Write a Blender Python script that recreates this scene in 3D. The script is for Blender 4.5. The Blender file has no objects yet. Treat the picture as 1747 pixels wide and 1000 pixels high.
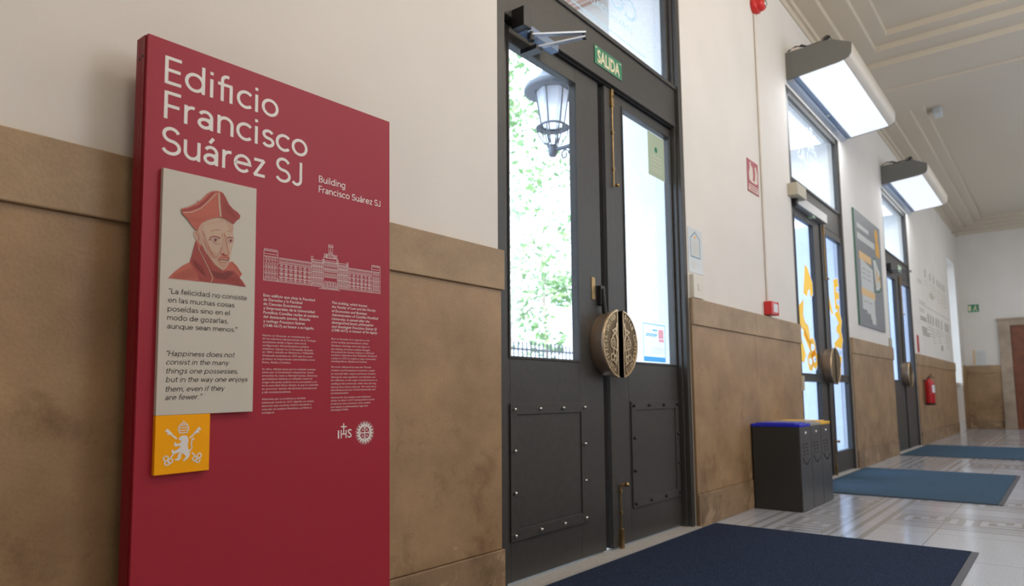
import bpy, math, random
from mathutils import Vector, Matrix
random.seed(7)
PI = math.pi
scene = bpy.context.scene
COL = scene.collection

# ------------------------------------------------------------------ camera
YAW, PITCH, ROLL = 0.669507642, 0.109598252, -0.006299775
FPX, CYPX = 1195.713, 542.997
CAMPOS = Vector((0.0, -2.1678, 0.95))
cy_, sy_, cp_, sp_, cr_, sr_ = math.cos(YAW), math.sin(YAW), math.cos(PITCH), math.sin(PITCH), math.cos(ROLL), math.sin(ROLL)
fw = Vector((cy_*cp_, sy_*cp_, sp_)); rt = Vector((sy_, -cy_, 0)); up = rt.cross(fw)
rt, up = rt*cr_ + up*sr_, up*cr_ - rt*sr_
cam_data = bpy.data.cameras.new('camera')
cam = bpy.data.objects.new('camera', cam_data); COL.objects.link(cam)
cam.matrix_world = Matrix(((rt.x, up.x, -fw.x, CAMPOS.x), (rt.y, up.y, -fw.y, CAMPOS.y), (rt.z, up.z, -fw.z, CAMPOS.z), (0, 0, 0, 1)))
cam_data.sensor_fit = 'HORIZONTAL'; cam_data.sensor_width = 36.0
cam_data.lens = 36.0*FPX/1747.0
cam_data.shift_y = (CYPX-500.0)/1747.0
cam_data.clip_end = 300
cam_data.dof.use_dof = True; cam_data.dof.focus_distance = 2.7; cam_data.dof.aperture_fstop = 2.8
scene.camera = cam

# ------------------------------------------------------------------ colour management, world, sun, lights
scene.view_settings.view_transform = 'Standard'; scene.view_settings.look = 'None'
scene.view_settings.gamma = 1.0; scene.view_settings.exposure = 0.0
scene.view_settings.use_curve_mapping = False
world = bpy.data.worlds.new('daylight'); scene.world = world; world.use_nodes = True
bg = world.node_tree.nodes['Background']; bg.inputs[0].default_value = (0.62, 0.79, 1.0, 1); bg.inputs[1].default_value = 6.0
sun = bpy.data.lights.new('sun', 'SUN'); sun.energy = 8.0; sun.color = (1, .95, .86); sun.angle = math.radians(1)
so = bpy.data.objects.new('sun', sun); COL.objects.link(so)
so.rotation_euler = Vector((0.35, 0.55, -0.75)).to_track_quat('-Z', 'Y').to_euler()

def area(name, loc, aim, sx, sy, power, color):
    l = bpy.data.lights.new(name, 'AREA'); l.shape = 'RECTANGLE'; l.size = sx; l.size_y = sy; l.energy = power; l.color = color
    o = bpy.data.objects.new(name, l); COL.objects.link(o); o.location = loc
    o.rotation_euler = (Vector(aim)-Vector(loc)).to_track_quat('-Z', 'Y').to_euler()
    return o
for i, x in enumerate((3.87, 8.74, 13.6, 18.5)):       # daylight panels added at the solid opposite wall, for unseen windows
    area('unseen_window_fill', (x, -4.95, 3.2), (x, 0, 3.0), 1.6, 3.0, (60, 60, 52, 52)[i], (0.74, 0.85, 1.0))
for x in (0.4, 3.0, 5.6):                                          # warm fill points added out of view over the near bay, without fittings
    pl = bpy.data.lights.new('near_bay_fill', 'POINT'); pl.energy = 72; pl.color = (1.0, 0.90, 0.77); pl.shadow_soft_size = .45
    po = bpy.data.objects.new('near_bay_fill', pl); COL.objects.link(po); po.location = (x, -2.7, 4.55)
for x in (13.5, 18.5):  # unseen warm area lights added under the far ceiling, without lamps
    area('far_bay_fill', (x, -3.0, 5.3), (x, -3.0, 0), 0.8, 0.8, 34, (1.0, 0.90, 0.76))

# ------------------------------------------------------------------ materials
def nmat(name, col, rough=0.6, metal=0.0, spec=0.5, noise=None, bump=None, emit=None):
    """noise = (scale, amount, detail), bump = (scale, strength)"""
    m = bpy.data.materials.new(name); m.use_nodes = True
    nt = m.node_tree; b = nt.nodes['Principled BSDF']
    b.inputs['Base Color'].default_value = (*col, 1); b.inputs['Roughness'].default_value = rough
    b.inputs['Metallic'].default_value = metal; b.inputs['Specular IOR Level'].default_value = spec
    if noise or bump:
        tc = nt.nodes.new('ShaderNodeTexCoord')
    if noise:
        n = nt.nodes.new('ShaderNodeTexNoise'); n.inputs['Scale'].default_value = noise[0]; n.inputs['Detail'].default_value = noise[2]
        nt.links.new(tc.outputs['Object'], n.inputs['Vector'])
        r = nt.nodes.new('ShaderNodeValToRGB'); a = noise[1]
        r.color_ramp.elements[0].position = .3; r.color_ramp.elements[1].position = .7
        r.color_ramp.elements[0].color = (*[c*(1-a) for c in col], 1); r.color_ramp.elements[1].color = (*[min(1, c*(1+a)) for c in col], 1)
        nt.links.new(n.outputs['Fac'], r.inputs['Fac']); nt.links.new(r.outputs['Color'], b.inputs['Base Color'])
    if bump:
        n2 = nt.nodes.new('ShaderNodeTexNoise'); n2.inputs['Scale'].default_value = bump[0]; n2.inputs['Detail'].default_value = 4
        nt.links.new(tc.outputs['Object'], n2.inputs['Vector'])
        bp = nt.nodes.new('ShaderNodeBump'); bp.inputs['Strength'].default_value = bump[1]; bp.inputs['Distance'].default_value = .01
        nt.links.new(n2.outputs['Fac'], bp.inputs['Height']); nt.links.new(bp.outputs['Normal'], b.inputs['Normal'])
    if emit:
        b.inputs['Emission Color'].default_value = (*emit[0], 1); b.inputs['Emission Strength'].default_value = emit[1]
    return m

def stone_mat(name, col, stain):
    m = nmat(name, col, .42, spec=.35)
    nt = m.node_tree; b = nt.nodes['Principled BSDF']; L = nt.links.new
    tc = nt.nodes.new('ShaderNodeTexCoord')
    n1 = nt.nodes.new('ShaderNodeTexNoise'); n1.inputs['Scale'].default_value = 2.2; n1.inputs['Detail'].default_value = 6; n1.inputs['Roughness'].default_value = .65
    n2 = nt.nodes.new('ShaderNodeTexNoise'); n2.inputs['Scale'].default_value = 95; n2.inputs['Detail'].default_value = 3
    mp = nt.nodes.new('ShaderNodeMapping'); mp.inputs['Scale'].default_value = (1, 1, 1.2)
    L(tc.outputs['Object'], mp.inputs['Vector']); L(mp.outputs['Vector'], n1.inputs['Vector']); L(tc.outputs['Object'], n2.inputs['Vector'])
    r = nt.nodes.new('ShaderNodeValToRGB'); r.color_ramp.elements[0].position = .32; r.color_ramp.elements[1].position = .70
    r.color_ramp.elements[0].color = (col[0]*.72, col[1]*.70, col[2]*.70, 1); r.color_ramp.elements[1].color = (col[0]*1.16, col[1]*1.17, col[2]*1.20, 1)
    L(n1.outputs['Fac'], r.inputs['Fac'])
    r2 = nt.nodes.new('ShaderNodeValToRGB'); r2.color_ramp.elements[0].color = (.84, .84, .84, 1); r2.color_ramp.elements[1].color = (1.1, 1.1, 1.1, 1)
    L(n2.outputs['Fac'], r2.inputs['Fac'])
    mx = nt.nodes.new('ShaderNodeMix'); mx.data_type = 'RGBA'; mx.blend_type = 'MULTIPLY'; mx.inputs[0].default_value = 1
    L(r.outputs['Color'], mx.inputs[6]); L(r2.outputs['Color'], mx.inputs[7])
    out = mx.outputs[2]
    if stain:                                    # worn, flaking patches near the floor
        sep = nt.nodes.new('ShaderNodeSeparateXYZ'); L(tc.outputs['Object'], sep.inputs[0])
        n3 = nt.nodes.new('ShaderNodeTexNoise'); n3.inputs['Scale'].default_value = 4.5; n3.inputs['Detail'].default_value = 7; n3.inputs['Roughness'].default_value = .7
        L(tc.outputs['Object'], n3.inputs['Vector'])
        mm = nt.nodes.new('ShaderNodeMath'); mm.operation = 'MULTIPLY_ADD'; L(sep.outputs['Z'], mm.inputs[0]); mm.inputs[1].default_value = -.30; L(n3.outputs['Fac'], mm.inputs[2])
        n4 = nt.nodes.new('ShaderNodeTexNoise'); n4.inputs['Scale'].default_value = 3.1; n4.inputs['Detail'].default_value = 8; n4.inputs['Roughness'].default_value = .72
        mo = nt.nodes.new('ShaderNodeMapping'); mo.inputs['Location'].default_value = (3.7, 1.2, 8.1); L(tc.outputs['Object'], mo.inputs['Vector']); L(mo.outputs['Vector'], n4.inputs['Vector'])
        md = nt.nodes.new('ShaderNodeMath'); md.operation = 'MULTIPLY_ADD'; L(sep.outputs['Z'], md.inputs[0]); md.inputs[1].default_value = -.16; L(n4.outputs['Fac'], md.inputs[2])
        rd = nt.nodes.new('ShaderNodeValToRGB'); rd.color_ramp.elements[0].position = .44; rd.color_ramp.elements[1].position = .58
        rd.color_ramp.elements[0].color = (1, 1, 1, 1); rd.color_ramp.elements[1].color = (.66, .62, .58, 1); L(md.outputs[0], rd.inputs['Fac'])
        mk = nt.nodes.new('ShaderNodeMix'); mk.data_type = 'RGBA'; mk.blend_type = 'MULTIPLY'; mk.inputs[0].default_value = 1; L(out, mk.inputs[6]); L(rd.outputs['Color'], mk.inputs[7]); out = mk.outputs[2]
        r3 = nt.nodes.new('ShaderNodeValToRGB'); r3.color_ramp.elements[0].position = .50; r3.color_ramp.elements[1].position = .57
        r3.color_ramp.elements[0].color = (0, 0, 0, 1); r3.color_ramp.elements[1].color = (.75, .75, .75, 1)
        L(mm.outputs[0], r3.inputs['Fac'])
        m2 = nt.nodes.new('ShaderNodeMix'); m2.data_type = 'RGBA'
        L(r3.outputs['Color'], m2.inputs[0]); L(out, m2.inputs[6]); m2.inputs[7].default_value = (col[0]*1.45, col[1]*1.5, col[2]*1.6, 1)
        out = m2.outputs[2]
    L(out, b.inputs['Base Color'])
    bp = nt.nodes.new('ShaderNodeBump'); bp.inputs['Strength'].default_value = .10; bp.inputs['Distance'].default_value = .01
    L(n2.outputs['Fac'], bp.inputs['Height']); L(bp.outputs['Normal'], b.inputs['Normal'])
    return m

def floor_mat():
    m = nmat('terrazzo', (.50, .53, .59), .14, spec=.75)
    nt = m.node_tree; b = nt.nodes['Principled BSDF']; L = nt.links.new
    tc = nt.nodes.new('ShaderNodeTexCoord')
    v = nt.nodes.new('ShaderNodeTexNoise'); v.inputs['Scale'].default_value = 140; v.inputs['Detail'].default_value = 2
    L(tc.outputs['Object'], v.inputs['Vector'])
    r = nt.nodes.new('ShaderNodeValToRGB'); r.color_ramp.elements[0].position = .35; r.color_ramp.elements[1].position = .65
    r.color_ramp.elements[0].color = (.41, .43, .475, 1); r.color_ramp.elements[1].color = (.56, .59, .655, 1)
    L(v.outputs['Fac'], r.inputs['Fac'])
    mp = nt.nodes.new('ShaderNodeMapping'); mp.inputs['Location'].default_value = (.06, -.43, 0)
    L(tc.outputs['Object'], mp.inputs['Vector'])
    br = nt.nodes.new('ShaderNodeTexBrick'); br.offset = 0; br.inputs['Scale'].default_value = 1; br.inputs['Mortar Size'].default_value = .0035
    br.inputs['Brick Width'].default_value = .81; br.inputs['Row Height'].default_value = .60
    L(mp.outputs['Vector'], br.inputs['Vector'])
    mx = nt.nodes.new('ShaderNodeMix'); mx.data_type = 'RGBA'
    L(br.outputs['Fac'], mx.inputs[0]); L(r.outputs['Color'], mx.inputs[6]); mx.inputs[7].default_value = (.28, .27, .26, 1)
    L(mx.outputs[2], b.inputs['Base Color'])
    n = nt.nodes.new('ShaderNodeTexNoise'); n.inputs['Scale'].default_value = 3; L(tc.outputs['Object'], n.inputs['Vector'])
    mr = nt.nodes.new('ShaderNodeMapRange'); mr.inputs[3].default_value = .08; mr.inputs[4].default_value = .20
    L(n.outputs['Fac'], mr.inputs[0]); L(mr.outputs[0], b.inputs['Roughness'])
    return m

def glass_mat(name, tint=(1, 1, 1), gloss=.07):
    m = bpy.data.materials.new(name); m.use_nodes = True; nt = m.node_tree; nt.nodes.clear()
    o = nt.nodes.new('ShaderNodeOutputMaterial'); t = nt.nodes.new('ShaderNodeBsdfTransparent'); g = nt.nodes.new('ShaderNodeBsdfGlossy')
    t.inputs[0].default_value = (*tint, 1); g.inputs['Roughness'].default_value = .03
    mx = nt.nodes.new('ShaderNodeMixShader'); mx.inputs[0].default_value = gloss
    nt.links.new(t.outputs[0], mx.inputs[1]); nt.links.new(g.outputs[0], mx.inputs[2]); nt.links.new(mx.outputs[0], o.inputs[0])
    return m

def film_mat(name, col, alpha):
    """translucent printed film on glass"""
    m = bpy.data.materials.new(name); m.use_nodes = True; nt = m.node_tree; nt.nodes.clear()
    o = nt.nodes.new('ShaderNodeOutputMaterial'); t = nt.nodes.new('ShaderNodeBsdfTransparent')
    d = nt.nodes.new('ShaderNodeBsdfDiffuse'); tr = nt.nodes.new('ShaderNodeBsdfTranslucent')
    for q in (d, tr): q.inputs[0].default_value = (*col, 1)
    m1 = nt.nodes.new('ShaderNodeMixShader'); m1.inputs[0].default_value = .5
    m2 = nt.nodes.new('ShaderNodeMixShader'); m2.inputs[0].default_value = alpha
    nt.links.new(d.outputs[0], m1.inputs[1]); nt.links.new(tr.outputs[0], m1.inputs[2])
    nt.links.new(t.outputs[0], m2.inputs[1]); nt.links.new(m1.outputs[0], m2.inputs[2]); nt.links.new(m2.outputs[0], o.inputs[0])
    return m

def mat_fibre(name, c1, c2):
    m = nmat(name, c1, .95, spec=.1, noise=(150, .0, 3), bump=(220, 1.0))
    nt = m.node_tree
    for n in nt.nodes:
        if n.type == 'VALTORGB':
            n.color_ramp.elements[0].color = (*c1, 1); n.color_ramp.elements[1].color = (*c2, 1)
    return m

M = {
 'plaster': nmat('white_plaster', (.76, .725, .68), .75, spec=.2, noise=(1.6, .03, 3), bump=(60, .05)),
 'ceiling': nmat('ceiling_plaster', (.64, .57, .465), .6, spec=.25),
 'rough_plaster': nmat('rough_plaster', (.88, .88, .88), .9, spec=.1, noise=(45, .05, 4), bump=(70, .5)),
 'stone': stone_mat('wainscot_stone', (.385, .248, .132), True),
 'stone_band': stone_mat('stone_band', (.40, .275, .155), False),
 'stone_base': stone_mat('stone_baseboard', (.330, .220, .125), True),
 'stone_pale': stone_mat('pale_door_stone', (.42, .33, .24), False),
 'floor': floor_mat(),
 'inlay': nmat('inlay_grey', (.33, .325, .335), .15, spec=.7, noise=(140, .15, 2)),
 'threshold': nmat('threshold_stone', (.46, .43, .39), .45, noise=(60, .12, 3)),
 'door': nmat('dark_painted_wood', (.052, .049, .045), .42, spec=.45, noise=(30, .10, 4)),
 'door_dark': nmat('dark_gap', (.012, .012, .012), .6),
 'glass': glass_mat('window_glass'), 'glass_tint': glass_mat('vestibule_glass', (.84, .89, 1.0), .10),
 'brass': nmat('brass', (.40, .265, .12), .36, metal=1, noise=(25, .2, 3)),
 'bronze': nmat('bronze', (.66, .49, .29), .33, metal=1, noise=(40, .2, 4)), 'bronze_cut': nmat('bronze_cut_face', (.17, .10, .045), .5, metal=.3),
 'bronze_dark': nmat('bronze_recess', (.20, .14, .075), .45, metal=.9, noise=(70, .35, 4)),
 'bronze_side': nmat('brushed_bronze_side', (.55, .42, .31), .40, metal=.8),
 'steel': nmat('steel', (.62, .62, .60), .25, metal=1), 'chrome': nmat('polished_steel', (.8, .8, .8), .12, metal=1),
 'closer': nmat('closer_arm', (.42, .47, .56), .38, metal=.5), 'blackmetal': nmat('black_metal', (.02, .02, .022), .4),
 'red': nmat('crimson_board', (.355, .015, .034), .46, spec=.36, noise=(500, .05, 2)),
 'red_edge': nmat('crimson_edge', (.24, .006, .018), .4, spec=.35),
 'panelgrey': nmat('pale_grey_panel', (.60, .565, .495), .5, spec=.3), 'orange': nmat('orange_plaque', (1.0, .42, .001), .55, spec=.2),
 'white': nmat('white_print', (.80, .77, .74), .5), 'softwhite': nmat('thin_white_print', (.74, .60, .59), .5),
 'ink': nmat('dark_ink', (.035, .03, .025), .6),
 'en_mid': nmat('engraving_salmon', (.50, .125, .085), .6), 'en_dark': nmat('engraving_red', (.34, .055, .045), .6),
 'en_deep': nmat('engraving_deep_red', (.20, .03, .028), .6), 'en_light': nmat('engraving_pale', (.56, .40, .30), .6), 'en_skin': nmat('engraving_face', (.54, .335, .25), .6),
 'mat_navy': mat_fibre('navy_fibre', (.012, .019, .046), (.045, .062, .112)), 'mat_blue': mat_fibre('slate_fibre', (.038, .075, .112), (.095, .150, .205)),
 'mat_edge': nmat('grey_rubber_edge', (.085, .09, .105), .6), 'mat_edge2': nmat('dark_rubber_edge', (.05, .055, .065), .6),
 'bin': nmat('black_bin', (.028, .028, .027), .5, bump=(400, .1)), 'bin_front': nmat('grey_bin_front', (.060, .060, .064), .38, bump=(300, .05)),
 'blue': nmat('blue_lid', (.012, .022, .55), .4), 'grey': nmat('grey_lid', (.30, .31, .27), .4), 'yellow': nmat('yellow_lid', (.80, .46, .02), .4),
 'lampgrey': nmat('grey_end_cap', (.155, .155, .142), .5), 'cream': nmat('cream_metal', (.72, .66, .57), .4), 'steelblue': nmat('blue_grey_metal', (.16, .24, .38), .35),
 'diffuser': nmat('lit_diffuser', (.9, .92, .95), .5, emit=((.90, .945, 1.0), .62)),
 'alarm': nmat('alarm_red', (.62, .022, .022), .3), 'conduit': nmat('cream_conduit', (.70, .65, .58), .5), 'signred': nmat('faded_red_print', (.40, .075, .10), .5),
 'signpaper': nmat('cream_print', (.70, .62, .54), .5), 'paper': nmat('white_paper', (.64, .68, .70), .22), 'teal': nmat('teal_print', (.03, .16, .26), .5),
 'switch': nmat('ivory_plastic', (.70, .66, .56), .35), 'beige': nmat('beige_box', (.50, .46, .36), .5), 'silver': nmat('silver_housing', (.52, .53, .55), .3, metal=.5),
 'green': nmat('exit_green', (.018, .22, .115), .4), 'green_text': nmat('exit_text', (.78, .74, .50), .5), 'palegreen': nmat('pale_green_sign', (.45, .60, .45), .5),
 'boardgrey': nmat('grey_board', (.215, .225, .235), .5), 'boardwhite': nmat('board_white', (.58, .60, .58), .5), 'boardyellow': nmat('board_yellow', (.72, .36, .03), .5), 'boardpale': nmat('board_apricot', (.76, .50, .22), .5), 'boardgreen': nmat('board_green_edge', (.06, .15, .10), .5),
 'letter': nmat('wall_lettering', (.34, .30, .25), .6), 'letter_pale': nmat('pale_wall_lettering', (.58, .53, .45), .6),
 'ext_red': nmat('extinguisher_red', (.46, .012, .018), .25), 'ext_black': nmat('black_rubber', (.015, .015, .015), .5), 'label': nmat('white_label', (.75, .75, .78), .4), 'violet': nmat('violet_print', (.12, .10, .30), .5),
 'wood': nmat('red_brown_wood', (.19, .058, .028), .35, noise=(6, .25, 5)),
 'brick': nmat('brick', (.46, .26, .19), .85), 'gravel': nmat('pale_gravel', (.36, .365, .37), .9, noise=(30, .15, 4)),
 'leaf': nmat('leaf', (.21, .37, .15), .6), 'bark': nmat('bark', (.42, .37, .31), .9, noise=(12, .3, 4)),
 'lantern': nmat('lantern_iron', (.10, .12, .15), .5), 'iron': nmat('fence_iron', (.035, .045, .06), .5),
 'film_white': film_mat('frosted_film', (.86, .89, .88), .55), 'film_clear': film_mat('thin_frosted_film', (.40, .54, .58), .55), 'film_orange': film_mat('orange_film', (1.0, .50, .01), .92),
 'film_pale': film_mat('pale_yellow_paper', (.50, .52, .38), .9), 'film_blue': film_mat('blue_film', (.03, .42, .78), .85), 'film_red': film_mat('red_film', (.95, .30, .28), .7), 'film_paper': film_mat('clear_white_film', (.92, .96, 1.0), .8),
 'milk': film_mat('lantern_milk_glass', (.9, .94, 1.0), .75),
}
# brick pattern
_b = M['brick'].node_tree; _t = _b.nodes.new('ShaderNodeTexBrick'); _tc = _b.nodes.new('ShaderNodeTexCoord'); _mp = _b.nodes.new('ShaderNodeMapping')
_mp.inputs['Rotation'].default_value = (PI/2, 0, PI/2); _b.links.new(_tc.outputs['Object'], _mp.inputs['Vector']); _b.links.new(_mp.outputs['Vector'], _t.inputs['Vector'])
_t.inputs['Scale'].default_value = 1; _t.inputs['Brick Width'].default_value = .24; _t.inputs['Row Height'].default_value = .065; _t.inputs['Mortar Size'].default_value = .008
_t.inputs['Color1'].default_value = (.50, .30, .23, 1); _t.inputs['Color2'].default_value = (.42, .24, .19, 1); _t.inputs['Mortar'].default_value = (.6, .57, .52, 1)
_b.links.new(_t.outputs['Color'], _b.nodes['Principled BSDF'].inputs['Base Color'])

# ------------------------------------------------------------------ mesh helpers
class MB:
    def __init__(s): s.v = []; s.f = []; s.mi = []; s.m = []; s.smooth = []
    def idx(s, mat):
        if mat not in s.m: s.m.append(mat)
        return s.m.index(mat)
    def add(s, vs, fs, mat, smooth=False):
        o = len(s.v); s.v += [tuple(p) for p in vs]; i = s.idx(mat)
        for f in fs: s.f.append(tuple(o+k for k in f)); s.mi.append(i); s.smooth.append(smooth)
        return s
    def box(s, x0, x1, y0, y1, z0, z1, mat):
        v = [(x, y, z) for z in (z0, z1) for y in (y0, y1) for x in (x0, x1)]
        return s.add(v, [(0, 2, 3, 1), (4, 5, 7, 6), (0, 1, 5, 4), (2, 6, 7, 3), (0, 4, 6, 2), (1, 3, 7, 5)], mat)
    def prism(s, pts, h, axis, mat, base=0.0, smooth=False):
        """extrude a 2D outline: axis 'x' -> pts are (y,z), 'y' -> (x,z), 'z' -> (x,y); from base to base+h"""
        n = len(pts)
        def P(a, b, c): return (c, a, b) if axis == 'x' else ((a, c, b) if axis == 'y' else (a, b, c))
        v = [P(a, b, base) for a, b in pts] + [P(a, b, base+h) for a, b in pts]
        s.add(v, [tuple(range(n-1, -1, -1)), tuple(range(n, 2*n))], mat)
        return s.add(v, [(i, (i+1) % n, n+(i+1) % n, n+i) for i in range(n)], mat, smooth)
    def tube(s, path, r, mat, n=10, cap=True):
        path = [Vector(p) for p in path]; rr = r if isinstance(r, (list, tuple)) else [r]*len(path)
        v = []; f = []; prev = None
        for i, p in enumerate(path):
            d = (path[min(i+1, len(path)-1)]-path[max(i-1, 0)]).normalized()
            a = prev if prev is not None else (Vector((0, 0, 1)) if abs(d.z) < .9 else Vector((1, 0, 0)))
            a = (a - d*a.dot(d)).normalized(); prev = a; b = d.cross(a)
            v += [p + (a*math.cos(2*PI*k/n) + b*math.sin(2*PI*k/n))*rr[i] for k in range(n)]
        for i in range(len(path)-1):
            for k in range(n): f.append((i*n+k, i*n+(k+1) % n, (i+1)*n+(k+1) % n, (i+1)*n+k))
        s.add(v, f, mat, True)
        if cap: s.add(v[:n], [tuple(range(n-1, -1, -1))], mat); s.add(v[-n:], [tuple(range(n))], mat)
        return s
    def lathe(s, prof, mat, c=(0, 0, 0), n=24, axis='z', smooth=True):
        v = []; f = []
        for r, h in prof:
            for k in range(n):
                a = 2*PI*k/n; x, y = r*math.cos(a), r*math.sin(a)
                p = (x, y, h) if axis == 'z' else ((x, h, y) if axis == 'y' else (h, x, y))
                v.append((p[0]+c[0], p[1]+c[1], p[2]+c[2]))
        m = len(prof)
        for i in range(m-1):
            for k in range(n): f.append((i*n+k, i*n+(k+1) % n, (i+1)*n+(k+1) % n, (i+1)*n+k))
        return s.add(v, f, mat, smooth)
    def build(s, name, parent=None, bevel=0, **props):
        me = bpy.data.meshes.new(name); me.from_pydata(s.v, [], s.f)
        for mt in s.m: me.materials.append(M[mt])
        me.polygons.foreach_set('material_index', s.mi); me.polygons.foreach_set('use_smooth', s.smooth); me.update()
        o = bpy.data.objects.new(name, me); COL.objects.link(o)
        if parent is not None: o.parent = parent
        if bevel:
            b = o.modifiers.new('edge', 'BEVEL'); b.width = bevel; b.segments = 2; b.limit_method = 'ANGLE'; b.angle_limit = math.radians(40)
        for k, val in props.items(): o[k] = val
        return o
def thing(name, label, cat, loc=(0, 0, 0), group=None, kind=None):
    o = bpy.data.objects.new(name, None); COL.objects.link(o); o.location = loc; o.empty_display_size = .1
    o['label'] = label; o['category'] = cat
    if group: o['group'] = group
    if kind: o['kind'] = kind
    return o
def S(label, cat): return dict(kind='structure', label=label, category=cat)
def T(label, cat, group=None):
    d = dict(label=label, category=cat)
    if group: d['group'] = group
    return d
def dup(root):
    r = root.copy(); COL.objects.link(r)
    for ch in list(root.children):
        c = ch.copy(); COL.objects.link(c); c.parent = r
        for g in list(ch.children):
            d = g.copy(); COL.objects.link(d); d.parent = c
    return r

# flat printing on a surface -------------------------------------------------------------
_txt = bpy.data.curves.new('lettering', 'FONT'); _to = bpy.data.objects.new('lettering', _txt); COL.objects.link(_to)
def glyphs(s, bold=0, shear=0, spacing=1.0, res=3):
    _txt.body = s; _txt.offset = bold; _txt.shear = shear; _txt.space_character = spacing; _txt.resolution_u = res; _txt.size = 1
    dg = bpy.context.evaluated_depsgraph_get(); dg.update()
    me = bpy.data.meshes.new_from_object(_to.evaluated_get(dg))
    v = [(p.co.x, p.co.y) for p in me.vertices]; f = [tuple(p.vertices) for p in me.polygons]
    bpy.data.meshes.remove(me); return v, f
CAP = max(y for _, y in glyphs('H')[0])
class Print:
    """2D drawing in plane coordinates (u, v); mapped to 3D by fn(u, v, layer)"""
    def __init__(s, fn, clip=None): s.fn = fn; s.mb = MB(); s.clip = clip; s.n = 0
    def poly(s, pts, mat, layer=0):
        if s.clip:
            pts = clip_poly(pts, s.clip)
            if len(pts) < 3: return
        s.n += 1; layer += (s.n % 12)*.06                # overlapping strokes never lie in one plane
        s.mb.add([s.fn(a, b, layer) for a, b in pts], [tuple(range(len(pts)))], mat)
    def stroke(s, pts, w, mat, layer=1, closed=False):
        n = len(pts); segs = n if closed else n-1
        for i in range(segs):
            (x0, y0), (x1, y1) = pts[i], pts[(i+1) % n]; L = math.hypot(x1-x0, y1-y0)
            if L < 1e-9: continue
            dx, dy = (x1-x0)/L*w/2, (y1-y0)/L*w/2
            s.poly([(x0-dx-dy, y0-dy+dx), (x0-dx+dy, y0-dy-dx), (x1+dx+dy, y1+dy-dx), (x1+dx-dy, y1+dy+dx)], mat, layer)
    def ring(s, c, rx, ry, w, mat, layer=1, a0=0, a1=2*PI, n=28):
        for i in range(n):
            a, b = a0+(a1-a0)*i/n, a0+(a1-a0)*(i+1)/n
            s.poly([(c[0]+(rx-w/2)*math.cos(a), c[1]+(ry-w/2)*math.sin(a)), (c[0]+(rx+w/2)*math.cos(a), c[1]+(ry+w/2)*math.sin(a)),
                    (c[0]+(rx+w/2)*math.cos(b), c[1]+(ry+w/2)*math.sin(b)), (c[0]+(rx-w/2)*math.cos(b), c[1]+(ry-w/2)*math.sin(b))], mat, layer)
    def disc(s, c, rx, ry, mat, layer=1, n=24): s.poly([(c[0]+rx*math.cos(2*PI*i/n), c[1]+ry*math.sin(2*PI*i/n)) for i in range(n)], mat, layer)
    def text(s, string, p0, p1, cap, mat, layer=1, bold=0, shear=0, mirror=False, spacing=1.0):
        """baseline runs p0 -> p1 (the ink's own ends); cap height cap"""
        v, f = glyphs(string, bold, shear, spacing)
        if not v: return
        x0 = min(a for a, _ in v); x1 = max(a for a, _ in v); W = x1-x0
        ux, uy = (p1[0]-p0[0])/W, (p1[1]-p0[1])/W; L = math.hypot(ux, uy) or 1; k = cap/CAP; px, py = -uy/L*k, ux/L*k
        if mirror: px, py = -px, -py
        s.mb.add([s.fn(p0[0]+ux*(a-x0)+px*b, p0[1]+uy*(a-x0)+py*b, layer) for a, b in v], f, mat)
    def build(s, name, parent=None, **k): return s.mb.build(name, parent, **k)
def clip_poly(pts, r):
    for ax, val, sg in ((0, r[0], 1), (0, r[1], -1), (1, r[2], 1), (1, r[3], -1)):
        out = []
        for i in range(len(pts)):
            a, b = pts[i-1], pts[i]; ia, ib = (a[ax]-val)*sg >= 0, (b[ax]-val)*sg >= 0
            if ia != ib:
                t = (val-a[ax])/(b[ax]-a[ax]); out.append((a[0]+(b[0]-a[0])*t, a[1]+(b[1]-a[1])*t))
            if ib: out.append(b)
        pts = out
        if not pts: break
    return pts

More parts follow.
